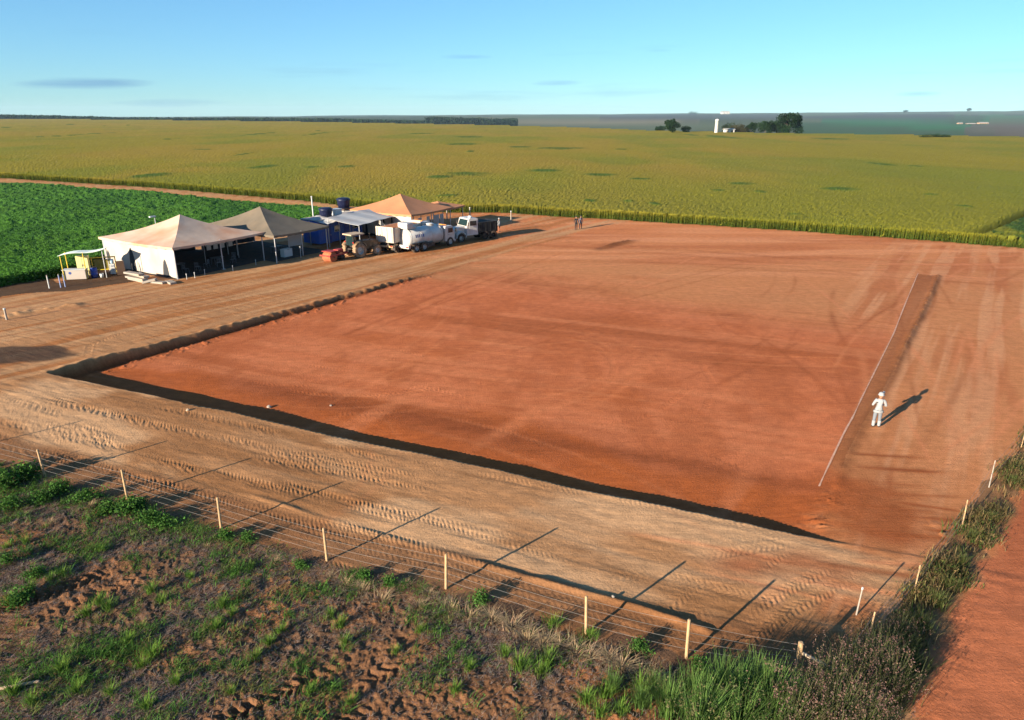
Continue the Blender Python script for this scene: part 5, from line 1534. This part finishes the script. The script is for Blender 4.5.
def roller():
    p = P(329.5, 262)
    d = P(350, 257) - P(329.5, 262)
    ang = math.atan2(d[1], d[0])
    t = thing('towed_roller', 'red towed implement with an orange dusty drum behind the tractor', 'farm implement', (p[0], p[1], 0), ang)
    dm = MB().lathe([(.001, -.55), (.50, -.55), (.53, -.53), (.53, .53), (.50, .55), (.001, .55)], (0.1, 0, .53), 'Y', 32)
    dm.build('drum', mat('drum_dusty', (.34, .10, .045), .85, noise=.2, tint=(.40, .17, .07, .6)), t)
    f = MB()
    for s in (-1, 1): f.box((.75, s * .68, .72), (2.6, .1, .14), bev=.02)
    f.box((-.55, 0, .72), (.1, 1.46, .14), bev=.02).box((.95, 0, .72), (.1, 1.36, .14)).box((2.0, 0, .72), (.1, 1.46, .14))
    f.build('frame', M['red_paint'], t)
    MB().box((.1, 0, 1.12), (.95, 1.3, .07), bev=.02).build('hood', M['red_paint'], t)
    MB().box((1.4, 0, .95), (.8, .7, .36), bev=.05).build('ballast_box', M['red_paint'], t)
    for k in range(5):
        MB().lathe([(.001, -.02), (.30, -.012), (.30, .012), (.001, .02)], (1.5, -.5 + k * .25, .32), 'Y', 20).build('disc', M['dark_steel'], t)
    MB().tube((1.5, -.6, .32), (1.5, .6, .32), .04, n=8).build('disc_axle', M['dark_steel'], t)
    for s in (-1, 1): MB().tube((2.0, s * .65, .72), (2.75, 0, .55), .05, n=8).build('drawbar', M['red_paint'], t)
    for s in (-1, 1): MB().box((.1, s * .63, .62), (.16, .06, .34)).build('bearing', M['dark_steel'], t)
roller()
# ------------------------------------------------------------------ post and wire fences
def gz1(p): return float(gz(np.array([p[0]]), np.array([p[1]]))[0])
def fence(name, label, posts, heights, radii, wires, mats, leans, wire_r=.004, sag=.03):
    o = posts[0]
    t = thing(name, label, 'fence', (o[0], o[1], gz1(o)))
    z0 = gz1(o)
    tops = []
    for k, (p, h, r, m, ln) in enumerate(zip(posts, heights, radii, mats, leans)):
        b = Vector((p[0] - o[0], p[1] - o[1], gz1(p) - z0 - .1)); e = b + Vector((ln[0], ln[1], h + .1))
        mb = MB().tube(b, e, r, r * .93, 10)
        mb.tube(e, e + Vector((0, 0, .015)), r * .93, r * .6, 10)
        mb.build('post', m, t); tops.append((b, e))
    for f in wires:
        w = MB()
        for (b0, e0), (b1, e1) in zip(tops[:-1], tops[1:]):
            p = b0.lerp(e0, f); q = b1.lerp(e1, f)
            pts = []
            for i in range(7):
                s = i / 6; c = p.lerp(q, s); c.z -= sag * 4 * s * (1 - s); pts.append(c)
            w.path(pts, wire_r, 5)
        w.build('wire', M['wire'], t)
    return t
rf = np.random.default_rng(51)
near = [P(u, v) for u, v in FENCE_PX] + [P(797, 672)]
n = len(near)
ft = fence('wire_fence', 'wooden post and wire fence between the stubble field and the bare earth strip', near, [1.28] * (n - 1) + [.95], [.047] * (n - 1) + [.075], (.3, .5, .7, .92), [M['wood_post']] * n,
           [(rf.uniform(-.05, .05), rf.uniform(-.05, .05)) for _ in range(n)], .004)
# diagonal brace at the corner post
c0 = near[-1]; o0 = near[0]
bz = gz1(c0) - gz1(o0); q = P(836, 683)
MB().tube((c0[0] - o0[0], c0[1] - o0[1], bz + .62), (q[0] - o0[0] , q[1] - o0[1], gz1(q) - gz1(o0) + .32), .05, .045, 10).build('brace', mat('pale_wood', (.5, .38, .26), .9, noise=.15, nscale=5), ft)
rp_ = [P(836, 683), P(868, 642), P(914, 592), P(962, 527), P(989, 487), P(1021, 448), P(1060, 395), P(1110, 335), P(1180, 290)]
fence('wire_fence', 'fence of slim white-tipped posts along the weedy verge by the dirt road', rp_, [.9, 1.0, 1.0, 1.15, 1.25, 1.2, 1.2, 1.2, 1.2], [.024] * len(rp_), (.35, .6, .9), [M['wood_post'], M['wood_post'], M['wood_post'], M['wood_post'], M['concrete'], M['wood_post'], M['wood_post'], M['wood_post'], M['wood_post']],
      [(rf.uniform(-.06, .06), rf.uniform(-.06, .06)) for _ in rp_], .004)
def stake(u, v, h, lab, r=.035, lean=(0, 0), m=None, grp=None):
    p = P(u, v)
    t = thing('survey_stake', lab, 'stake', (p[0], p[1], gz1(p) - .05), 0, grp)
    MB().tube((0, 0, 0), (lean[0], lean[1], h), r, r * .85, 8).build('shaft', m or M['concrete'], t)
    MB().tube((lean[0], lean[1], h), (lean[0] * 1.05, lean[1] * 1.05, h + .07), r * 1.2, r * 1.1, 8).build('cap', M['plastic_white'], t)
    return t
stake(856, 616, .95, 'leaning white stake in the shadow by the fence corner', .026, (.06, .05))
stake(7, 320, .85, 'short white stake on the bare yard at the left edge', .08)
stake(447, 219, 1.7, 'white stake behind the right end of the camp roofs', .09)
stake(470, 218, 1.5, 'white stake behind the bonnet truck, before the maize', .09)
stake(511, 221.5, 1.5, 'white stake standing alone on red earth near the person in white shirt', .09)
stake(500, 205, 1.2, 'thin pale stake in the maize edge', .05) if False else None
def stone(u, v, r, lab, m, seed):
    rr = np.random.default_rng(seed); p = P(u, v)
    bm = bmesh.new(); bmesh.ops.create_icosphere(bm, subdivisions=2, radius=r)
    for vv in bm.verts: vv.co *= rr.uniform(.75, 1.2); vv.co.z *= .7
    mb = MB().add([v.co[:] for v in bm.verts], [[v.index for v in f.verts] for f in bm.faces]); bm.free()
    o = mb.build('stone', m); o.location = (p[0], p[1], gz1(p) + r * .35)
    return tag(o, lab, 'stone')
stone(268, 398, .13, 'white stone on the red floor near the front left of the cut', M['concrete'], 1)
stone(330, 397, .07, 'tiny pale stone on the red floor right of the white stone', M['concrete'], 2)
stone(188, 411, .10, 'pale clod on the lip of the cut below the white stone', M['beige_cloth'], 3)
stone(613, 601, .055, 'pale stone on the little ridge by the fence', M['concrete'], 4)
stick = MB().tube((0, 0, 0), (1.1, .25, .05), .05, .04, 8).tube((.5, .11, .03), (.75, .42, .08), .025, .015, 6).build('stick', mat('dry_wood', (.36, .25, .17), .9, noise=.2))
p = P(-8, 688); stick.location = (p[0], p[1], gz1(p) + .10); tag(stick, 'dry stick lying in the weeds at the bottom left', 'stick')

# ------------------------------------------------------------------ people
def person(u, v, face, label, shirt, trousers, hat, pose, height=1.74, bulk=1.0, shoes=None, skin=(.30, .16, .10), pole=False):
    px = P(u, v)
    t = thing('person', label, 'person', (px[0], px[1], gz1(px)), face)
    V = []; E = []; Rd = []
    def add(p, r, par=None):
        V.append(p); Rd.append(r)
        if par is not None: E.append((par, len(V) - 1))
        return len(V) - 1
    k = height / 1.74
    pel = add((0, 0, .93), (.165, .12)); ab = add((0, 0, 1.08), (.150, .105), pel); ch = add((.01, 0, 1.28), (.175, .115), ab)
    nb = add((0, 0, 1.43), (.085, .08), ch); nk = add((.015, 0, 1.50), (.055, .055), nb); h1 = add((.03, 0, 1.58), (.082, .075), nk); h2 = add((.03, 0, 1.66), (.10, .085), h1); add((.02, 0, 1.74), (.07, .062), h2)
    add((.135, 0, 1.605), (.016, .016), h2)                                   # nose
    for s in (-1, 1): add((.02, s * .098, 1.61), (.014, .022), h2)               # ears
    for s in (-1, 1):
        hp = add((0, s * .095, .88), (.095, .10), pel)
        fw = pose['leg'][0 if s < 0 else 1]
        kn = add((fw * .5 + .02, s * .12, .49), (.064, .068), hp); an = add((fw, s * .13, .09), (.045, .047), kn)
        he = add((fw + .02, s * .13, .045), (.048, .042), an); add((fw + .17, s * .145, .035), (.044, .032), he)
        sh = add((0, s * .19, 1.385), (.068, .068), nb)
        el = pose['elbow'][0 if s < 0 else 1]; wr = pose['wrist'][0 if s < 0 else 1]
        e_ = add((el[0], s * el[1], el[2]), (.043, .045), sh); w_ = add((wr[0], s * wr[1], wr[2]), (.028, .032), e_)
        d = Vector((wr[0] - el[0], s * (wr[1] - el[1]), wr[2] - el[2])).normalized()
        sd_ = Vector((0, -s, 0)) - d * d.dot(Vector((0, -s, 0))); sd_.normalize(); up = d.cross(sd_)
        W_ = Vector((wr[0], s * wr[1], wr[2]))
        pm = W_ + d * .055
        pi = add(tuple(pm), (.036, .022), w_)
        for j, (o, L) in enumerate(((-.027, .065), (-.009, .078), (.009, .072), (.027, .055))):
            a = add(tuple(pm + d * .035 + up * o), (.010, .010), pi)
            b = add(tuple(pm + d * (.035 + L * .55) + up * o + sd_ * .012), (.009, .009), a)
            add(tuple(pm + d * (.035 + L * .85) + up * o + sd_ * .035), (.008, .008), b)
        th = add(tuple(W_ + d * .03 + sd_ * .02 - up * .03), (.011, .011), pi); add(tuple(W_ + d * .075 + sd_ * .035 - up * .042), (.009, .009), th)
    me = bpy.data.meshes.new('body'); me.from_pydata([tuple(c * k for c in p) for p in V], E, [])
    ob = bpy.data.objects.new('body_rig', me); COL.objects.link(ob)
    sm = ob.modifiers.new('skin', 'SKIN'); ob.modifiers.new('sub', 'SUBSURF').levels = 2
    ob.modifiers['sub'].render_levels = 2
    for i, sv in enumerate(me.skin_vertices[0].data):
        bk = bulk if (.03 < Rd[i][0] and i not in (nk, h1, h2)) else 1.0; sv.radius = (Rd[i][0] * k * bk, Rd[i][1] * k * bk); sv.use_root = (i == 0)
    dg = bpy.context.evaluated_depsgraph_get(); dg.update()
    m2 = bpy.data.meshes.new_from_object(ob.evaluated_get(dg)); m2.name = 'body'
    bpy.data.objects.remove(ob); bpy.data.meshes.remove(me)
    m2.materials.clear()
    for mm in (mat('skin', skin, .6, noise=.05), shirt, trousers, shoes or M['dark_cloth']): m2.materials.append(mm)
    wr = [Vector((w[0], (-1, 1)[i] * w[1], w[2])) * k for i, w in enumerate(pose['wrist'])]
    for f in m2.polygons:
        c = f.center; f.use_smooth = True
        hand = min((c - w).length for w in wr) < .15 * k and min((c - w).dot((w - Vector((pose['elbow'][i][0], (-1, 1)[i] * pose['elbow'][i][1], pose['elbow'][i][2])) * k).normalized()) for i, w in enumerate(wr) if (c - w).length < .15 * k) > .0
        if c.z > 1.475 * k or hand: f.material_index = 0
        elif c.z < .075 * k: f.material_index = 3
        elif c.z < .93 * k and abs(c.y) < .21 * k and c.x < .25 * k: f.material_index = 2
        else: f.material_index = 1
    b = bpy.data.objects.new('body', m2); COL.objects.link(b); b.parent = t
    e = MB()
    for s in (-1, 1): e.lathe([(.001, .118), (.012, .114), (.014, .105)], (.012, s * .036, 1.635), 'X', 10)
    for i in range(len(e.v)): e.v[i] = tuple(c * k for c in e.v[i])
    e.build('eyes', M['dark_cloth'], t)
    hb = MB().lathe([(.128, 1.675), (.125, 1.72), (.10, 1.785), (.05, 1.815), (.001, 1.82)], (.02, 0, 0), 'Z', 24)
    hb.lathe([(.118, 1.672), (.150, 1.666), (.152, 1.671), (.118, 1.684)], (.03, 0, 0), 'Z', 24)
    for i in range(len(hb.v)): hb.v[i] = tuple(c * k for c in hb.v[i])
    hb.build('hat', hat, t)
    # loose shirt hem over the trousers
    hm = MB().lathe([(.17, .88), (.182, .80), (.178, .80), (.165, .90)], (0, 0, 0), 'Z', 28)
    for i in range(len(hm.v)): x, y, z = hm.v[i]; hm.v[i] = (x * .82 * k * bulk, y * 1.08 * k * bulk, z * k)
    hm.build('shirt_hem', shirt, t)
    return t, k
wc = mat('white_workwear', (.26, .265, .27), .85, noise=.05, nscale=4, bump=.3, bscale=12)
wt = mat('pale_trousers', (.15, .165, .19), .85, noise=.07, nscale=4, bump=.3, bscale=12)
stand = dict(leg=(.02, -.02), elbow=((.0, .30, 1.13), (.0, .30, 1.13)), wrist=((.25, .20, 1.10), (.25, .20, 1.10)))
relax = dict(leg=(.06, -.08), elbow=((-.03, .27, 1.12), (-.03, .27, 1.12)), wrist=((.06, .28, .87), (.06, .28, .87)))
wkr, kk_ = person(875.5, 427, R(75), 'person in white work clothes and hat standing beside the chalk line', wc, wt, wc, stand, 1.76, 1.2)
bt = MB()
for s in (-1, 1):
    fw = stand['leg'][0 if s < 0 else 1]
    bt.lathe([(.072, .10), (.082, .36), (.080, .37), (.070, .30)], (fw * .7, s * .128, 0), 'Z', 20)
bt.build('gaiters', wc, wkr)
# the survey pole he holds stands on the ground in front of him
pw = P(875.5, 427); f = np.array((math.cos(R(75)), math.sin(R(75))))
pp = pw + f * .42 + np.array((f[1], -f[0])) * .20
sp = thing('survey_pole', 'thin survey pole with small prism head held by the person in white', 'survey pole', (pp[0], pp[1], gz1(pp)))
MB().tube((0, 0, 0), (-.02, -.03, 1.66), .012, .014, 8).build('shaft', M['steel'], sp)
MB().lathe([(.001, 1.64), (.04, 1.65), (.055, 1.70), (.04, 1.75), (.001, 1.76)], (-.02, -.03, 0), 'Z', 16).build('prism_head', M['steel'], sp)
dkb = mat('black_shirt', (.018, .018, .022), .9, noise=.2); dkt = mat('navy_trousers', (.02, .022, .035), .9, noise=.2)
gsh = mat('grey_blue_shirt', (.10, .11, .15), .9, noise=.15)
person(576, 230, R(100), 'person in black shirt and trousers, left one of the pair by the maize', dkb, dkb, M['dark_cloth'], relax, 1.78)
person(580.5, 229, R(80), 'person in grey blue shirt, right one of the pair by the maize', gsh, dkt, M['dark_cloth'], relax, 1.70)
person(499, 232, R(-40), 'person in white shirt and rust trousers standing alone right of the trucks', wc, mat('rust_trousers', (.30, .12, .07), .9, noise=.15), wc, relax, 1.72)
# ------------------------------------------------------------------ weeds, straw and tall grass
def ground_pts(xy): return np.column_stack([xy, gz(xy[:, 0], xy[:, 1])])
def sample_poly(poly, n, r, y0=9, dens=None):
    poly = np.array(poly); lo = poly.min(0); hi = poly.max(0)
    out = []
    while sum(map(len, out)) < n:
        q = r.uniform(lo, hi, (n * 3, 2)); q = q[in_poly(q[:, 0], q[:, 1], poly) & (q[:, 1] > y0)]
        if dens is not None: q = q[r.uniform(size=len(q)) < dens(q[:, 0], q[:, 1])]
        out.append(q)
    return np.concatenate(out)[:n]
VIEW_POLY = [tuple(p) for p in pxline((-90, 440), (45, 480), (127, 502), (221, 532), (327, 565), (446, 596), (586, 642), (686, 667), (797, 680), (860, 700), (880, 745), (-90, 790))]
def weeds():
    r = np.random.default_rng(61)
    def dens(x, y):
        a, b = rot(x, y, R(38))
        d = sst(.52, .68, fbm(x * .8, y * .8, 801, 4, .6) * .6 + fbm(a * .16, b * .75, 811, 3) * .4)
        df = seg_dist(x, y, FENCE)[0]
        left = np.exp(-(df / 1.6) ** 2) * sst(3, -10, x) if False else np.exp(-(df / 1.5) ** 2) * (1 - sst(-12, -5, x))
        tr = 0
        for p_ in FT: tr = np.maximum(tr, np.exp(-(seg_dist(x, y, pxline(*p_))[0] / .6) ** 2))
        return np.clip(d * .7 + left * .6 + .07, 0, 1) * (1 - .9 * tr)
    cl = sample_poly(VIEW_POLY, 1050, r, 9, dens)
    parts = []
    per = 26
    c = np.repeat(cl, per, 0); n = len(c)
    sp = np.repeat(r.uniform(.05, .24, len(cl)), per)
    c = c + r.normal(size=(n, 2)) * sp[:, None]
    tall = np.repeat(r.uniform(.07, .30, len(cl)), per) * r.uniform(.6, 1.2, n)
    kind = np.repeat(r.uniform(size=len(cl)), per)
    hi = np.where(kind[:, None] < .8, vary((.085, .18, .032), n, r, .4), vary((.16, .18, .05), n, r, .3))
    parts.append(blade_mesh(ground_pts(c), tall, r.uniform(0, 6.28, n), r.uniform(.5, 1.5, n), r.uniform(.010, .026, n), hi * .6, hi, 3, .25))
    # broad leaved weeds
    cb = cl[r.uniform(size=len(cl)) < .5]; c = np.repeat(cb, 14, 0); n = len(c)
    c = c + r.normal(size=(n, 2)) * .17
    g = ground_pts(c); g[:, 2] += r.uniform(.02, .30, n) * np.repeat(r.uniform(.5, 1.2, len(cb)), 14)
    parts.append(leaf_cards(g, r.uniform(.014, .04, n), r, vary((.055, .115, .024), n, r, .4)))
    V, Q, C = merge(parts)
    tag(np_mesh('weeds', V, Q, leafm, C), kind='stuff')
weeds()
def straw():
    r = np.random.default_rng(62)
    n = 110000
    xy = sample_poly(VIEW_POLY, n, r, 9, lambda x, y: (.25 + .75 * sst(.4, .6, fbm(x * .5, y * .5, 821, 3))) * (1 - .95 * np.max([np.exp(-(seg_dist(x, y, pxline(*p_))[0] / .7) ** 2) for p_ in FT], 0)))
    g = ground_pts(xy); g[:, 2] += .012
    L = r.uniform(.04, .20, n)
    col = np.where(r.uniform(size=(n, 1)) < .7, vary((.22, .165, .13), n, r, .35), vary((.11, .075, .06), n, r, .3))
    a = r.uniform(0, 6.28, n)
    V, Q, C = blade_mesh(g, L * .25, a, r.uniform(2.5, 4.5, n), r.uniform(.008, .022, n), col, col, 1)
    tag(np_mesh('straw_litter', V, Q, strawm, C), kind='stuff')
straw()
# thin cover of seedlings under the fence and dry stems on the verge
def verge():
    r = np.random.default_rng(63)
    vp = [p for p in VERGE_POLY if p[1] > 9]
    def dens(x, y): return np.clip(.05 + 1.1 * sst(.38, .62, fbm(x * .7, y * .7, 831, 3)), 0, 1) * np.clip(26 / np.maximum(y, 1), .1, 1) * (y < 50) * (1 - road_mask(x + .55, y))
    cl = sample_poly(vp, 720, r, 12, dens)
    per = 24; c = np.repeat(cl, per, 0); n = len(c)
    c = c + r.normal(size=(n, 2)) * .2
    k = np.repeat(r.uniform(size=len(cl)), per)[:, None]
    near_ = (c[:, 1] < 21)[:, None]
    olive = vary((.105, .085, .032), n, r, .4); dry = vary((.27, .185, .085), n, r, .35); grn = vary((.075, .125, .03), n, r, .35)
    hi = np.where(k < .38, olive, np.where(k < .85, dry, grn))
    h = np.repeat(r.uniform(.12, .45, len(cl)), per) * r.uniform(.6, 1.2, n)
    V, Q, C = blade_mesh(ground_pts(c), h, r.uniform(0, 6.28, n), r.uniform(.2, .9, n), r.uniform(.014, .032, n), hi * .6, hi, 3, .2)
    parts = [(V, Q, C)]
    cb = cl[r.uniform(size=len(cl)) < .3]; c = np.repeat(cb, 20, 0); n = len(c); c = c + r.normal(size=(n, 2)) * .2
    g = ground_pts(c); g[:, 2] += r.uniform(.03, .45, n)
    parts.append(leaf_cards(g, r.uniform(.018, .042, n), r, np.where(r.uniform(size=(n, 1)) < .5, vary((.09, .10, .025), n, r, .35), vary((.15, .10, .045), n, r, .35))))
    V, Q, C = merge(parts)
    tag(np_mesh('verge_weeds', V, Q, leafm, C), kind='stuff')
verge()

# clumps one can tell apart: tall grass at the corner, straw tufts along the fence, bushes at the left
def tuft_mesh(name, n, h, spread, lo, hi, w, lean, seed, m, heads=None, droop=.12):
    r = np.random.default_rng(seed)
    a = r.uniform(0, 6.28, n); q = np.abs(r.normal(0, spread * .5, n))
    b = np.column_stack([np.cos(a) * q, np.sin(a) * q, np.full(n, -.04)])
    hh = h * r.uniform(.45, 1.05, n)
    az = a + r.normal(0, .7, n)
    H = vary(hi, n, r, .3)
    ln = r.uniform(.08, lean, n)
    parts = [blade_mesh(b, hh, az, ln, r.uniform(.6, 1.2, n) * w, vary(lo, n, r, .25), H, 4, droop)]
    if heads is not None:
        k = n // 3
        for i in range(k):
            j = r.integers(n)
            tip = b[j] + np.array((math.cos(az[j]) * ln[j] * hh[j], math.sin(az[j]) * ln[j] * hh[j], hh[j] * (1 - droop)))
            c = tip[None] + r.normal(size=(7, 3)) * np.array((.025, .025, .09))
            parts.append(leaf_cards(c, r.uniform(.012, .03, 7), r, vary(heads, 7, r, .25)))
    V, Q, C = merge(parts)
    o = np_mesh(name, V, Q, m, C)
    return o
def place_set(protos, spots, label, cat, group, seed, smin=.8, smax=1.25):
    r = np.random.default_rng(seed); used = set()
    for i, (u, v, s) in enumerate(spots):
        k = int(r.integers(len(protos)))
        p = P(u, v)
        if k not in used: o = protos[k]; used.add(k)
        else:
            o = protos[k].copy(); COL.objects.link(o)
        o.location = (p[0], p[1], gz1(p)); sc = s * r.uniform(.9, 1.1)
        o.scale = (sc, sc, sc * r.uniform(.9, 1.1)); o.rotation_euler = (0, 0, r.uniform(0, 6.28))
        tag(o, label, cat, group)
    for k, o in enumerate(protos):
        if k not in used: bpy.data.objects.remove(o)
green = [tuft_mesh('tall_grass_clump', 360, 1.35, .42, (.05, .10, .02), (.12, .205, .05), .022, .55, 900 + k, leafm, (.12, .115, .05) if k == 2 else None) for k in range(3)]
gs = [(668, 712, .8), (690, 700, .85), (706, 716, 1.0), (722, 698, 1.0), (738, 712, 1.15), (752, 696, 1.1), (768, 712, 1.1), (782, 712, .9), (700, 735, 1.1), (735, 738, 1.1), (770, 738, 1.15), (655, 690, .55), (612, 690, .5), (640, 705, .5)]
place_set(green, gs, 'tall green grass clump by the fence corner at the bottom right', 'grass clump', 'tall green grass at the fence corner', 1)
purp = [tuft_mesh('seeding_grass_clump', 340, 1.45, .5, (.05, .07, .025), (.115, .125, .05), .018, .6, 910 + k, leafm, (.165, .10, .08)) for k in range(3)]
ps = [(800, 722, 1.1), (822, 706, 1.0), (842, 716, 1.1), (862, 700, 1.0), (830, 736, 1.1), (870, 726, 1.05), (848, 690, .85), (876, 680, .85), (815, 712, .8), (890, 704, .9), (790, 742, 1.1), (860, 742, 1.1), (884, 660, .65), (900, 640, .6), (850, 672, .7), (868, 664, .7)]
place_set(purp, ps, 'tall grass clump with purplish seed heads at the fence corner', 'grass clump', 'purplish seeding grass at the fence corner', 2)
drk = [tuft_mesh('verge_grass_clump', 260, .85, .5, (.05, .07, .02), (.115, .13, .042), .03, .7, 920 + k, leafm) for k in range(2)]
ds_ = [(903, 655, .75), (920, 630, .65), (936, 608, .6), (912, 672, .75), (948, 590, .5), (962, 566, .5), (893, 684, .8), (905, 690, .7), (990, 520, .45), (1012, 484, .45), (972, 540, .45)]
place_set(drk, ds_, 'dark olive grass clump on the verge beside the dirt road', 'grass clump', 'dark grass clumps on the verge', 3)
dry = [tuft_mesh('dry_grass_tuft', 110, .55, .34, (.24, .165, .095), (.34, .245, .14), .022, 1.6, 930 + k, strawm, None, .4) for k in range(4)]
dsp = [(132, 512, .7), (90, 505, .7), (160, 516, .6), (345, 583, .8), (362, 589, .9), (382, 598, 1.0), (420, 605, .8), (452, 611, .9), (470, 617, .9), (492, 622, .95), (512, 629, 1.1), (527, 640, 1.15), (542, 646, 1.0), (558, 648, .95), (575, 654, 1.1), (590, 657, 1.0), (608, 660, .9), (622, 668, 1.1), (637, 672, .9), (650, 681, .9), (668, 684, .8), (405, 585, .6), (430, 595, .6), (275, 560, .6), (50, 520, .5), (24, 512, .5), (205, 545, .5), (330, 575, .6)]
place_set(dry, dsp, 'small dry straw coloured grass tuft in the row before the wire fence', 'grass tuft', 'dry grass tufts before the fence', 4)
lime = [tuft_mesh('bright_grass_tuft', 130, .6, .3, (.07, .14, .02), (.15, .25, .04), .02, .7, 940 + k, leafm) for k in range(2)]
ls = [(520, 668, 1.0), (540, 672, .9), (548, 662, .9), (605, 695, .9), (585, 700, .8), (640, 688, .9), (590, 640, .7), (552, 628, .8), (470, 668, .6), (455, 690, .6), (345, 640, .6), (600, 715, .8), (620, 712, .8), (350, 700, .6), (505, 655, .7), (10, 600, .8), (30, 588, .7), (62, 572, .7), (50, 578, .6), (108, 605, .8), (98, 600, .7), (150, 590, .7), (160, 598, .6), (152, 652, .8), (140, 662, .7), (128, 640, .7), (85, 612, .7), (222, 602, .7), (232, 612, .6), (215, 625, .7), (268, 640, .7), (280, 628, .6), (255, 655, .7), (12, 690, .8), (30, 700, .7), (60, 668, .8), (75, 690, .7), (110, 690, .8), (145, 705, .8), (175, 680, .6), (340, 622, .7), (330, 612, .6), (395, 650, .5), (420, 630, .5), (5, 545, .6), (25, 540, .6), (100, 548, .5), (310, 690, .6), (230, 690, .5), (190, 575, .5), (250, 565, .5)]
place_set(lime, ls, 'bright green grass tuft among the stubble before the fence', 'grass tuft', 'bright grass tufts in the stubble', 5)
def bush_mesh(seed):
    r = np.random.default_rng(seed); parts = []
    for k in range(9):
        a = r.uniform(0, 6.28); q = r.uniform(0, .55)
        c = np.array((math.cos(a) * q, math.sin(a) * q, r.uniform(.15, .5)))
        n = 70; d = r.normal(size=(n, 3)) * np.array((.2, .2, .14))
        parts.append(leaf_cards(c[None] + d, r.uniform(.04, .085, n), r, vary(np.array((.05, .115, .022)) * r.uniform(.7, 1.4), n, r, .3)))
    n = 60; a = r.uniform(0, 6.28, n)
    parts.append(tuple(blade_mesh(np.column_stack([r.normal(0, .2, n), r.normal(0, .2, n), np.full(n, -.05)]), r.uniform(.2, .6, n), a, r.uniform(.1, .8, n), np.full(n, .02), vary((.06, .07, .03), n, r), vary((.05, .10, .02), n, r), 2)))
    def to2(p): return p
    V, Q, C = merge(parts)
    return np_mesh('leafy_weed_bush', V, Q, leafm, C)
bs = [bush_mesh(950 + k) for k in range(3)]
bsp = [(5, 486, 1.1), (28, 478, .9), (60, 492, .8), (88, 500, .8), (105, 510, .7), (128, 512, .9), (150, 522, .95), (165, 526, .8), (12, 505, .7), (40, 500, .7), (-20, 480, 1.1), (248, 540, .55), (225, 538, .5), (300, 566, .5), (365, 578, .55), (20, 600, .7), (8, 560, .6), (35, 575, .6), (140, 508, .6), (390, 585, .5), (480, 605, .55), (640, 652, .5), (700, 672, .6)]
place_set(bs, bsp, 'leafy green weed bush along the foot of the wire fence', 'bush', 'leafy weeds at the foot of the fence', 6)
# ------------------------------------------------------------------ the air
def haze():
    m = bpy.data.materials.new('haze_air'); m.use_nodes = True
    n = m.node_tree.nodes; l = m.node_tree.links
    n.clear()
    out = n.new('ShaderNodeOutputMaterial'); v = n.new('ShaderNodeVolumePrincipled')
    v.inputs['Color'].default_value = (.56, .80, 1.0, 1); v.inputs['Density'].default_value = 0.00004; v.inputs['Anisotropy'].default_value = 0.0
    l.new(v.outputs[0], out.inputs['Volume'])
    zs = [v.co.z for ob in bpy.data.objects if ob.get('kind') == 'structure' and ob.type == 'MESH' for v in ob.data.vertices]
    HZ0, HZ1 = min(zs) - 1.0, max(max(zs) + 34.0, CAM_H + 4.0)
    print('haze', HZ0, HZ1)
    o = MB().box((0, 4400, (HZ0 + HZ1) / 2), (32000, 10400, HZ1 - HZ0)).build('haze', m)
    tag(o, kind='stuff')
haze()
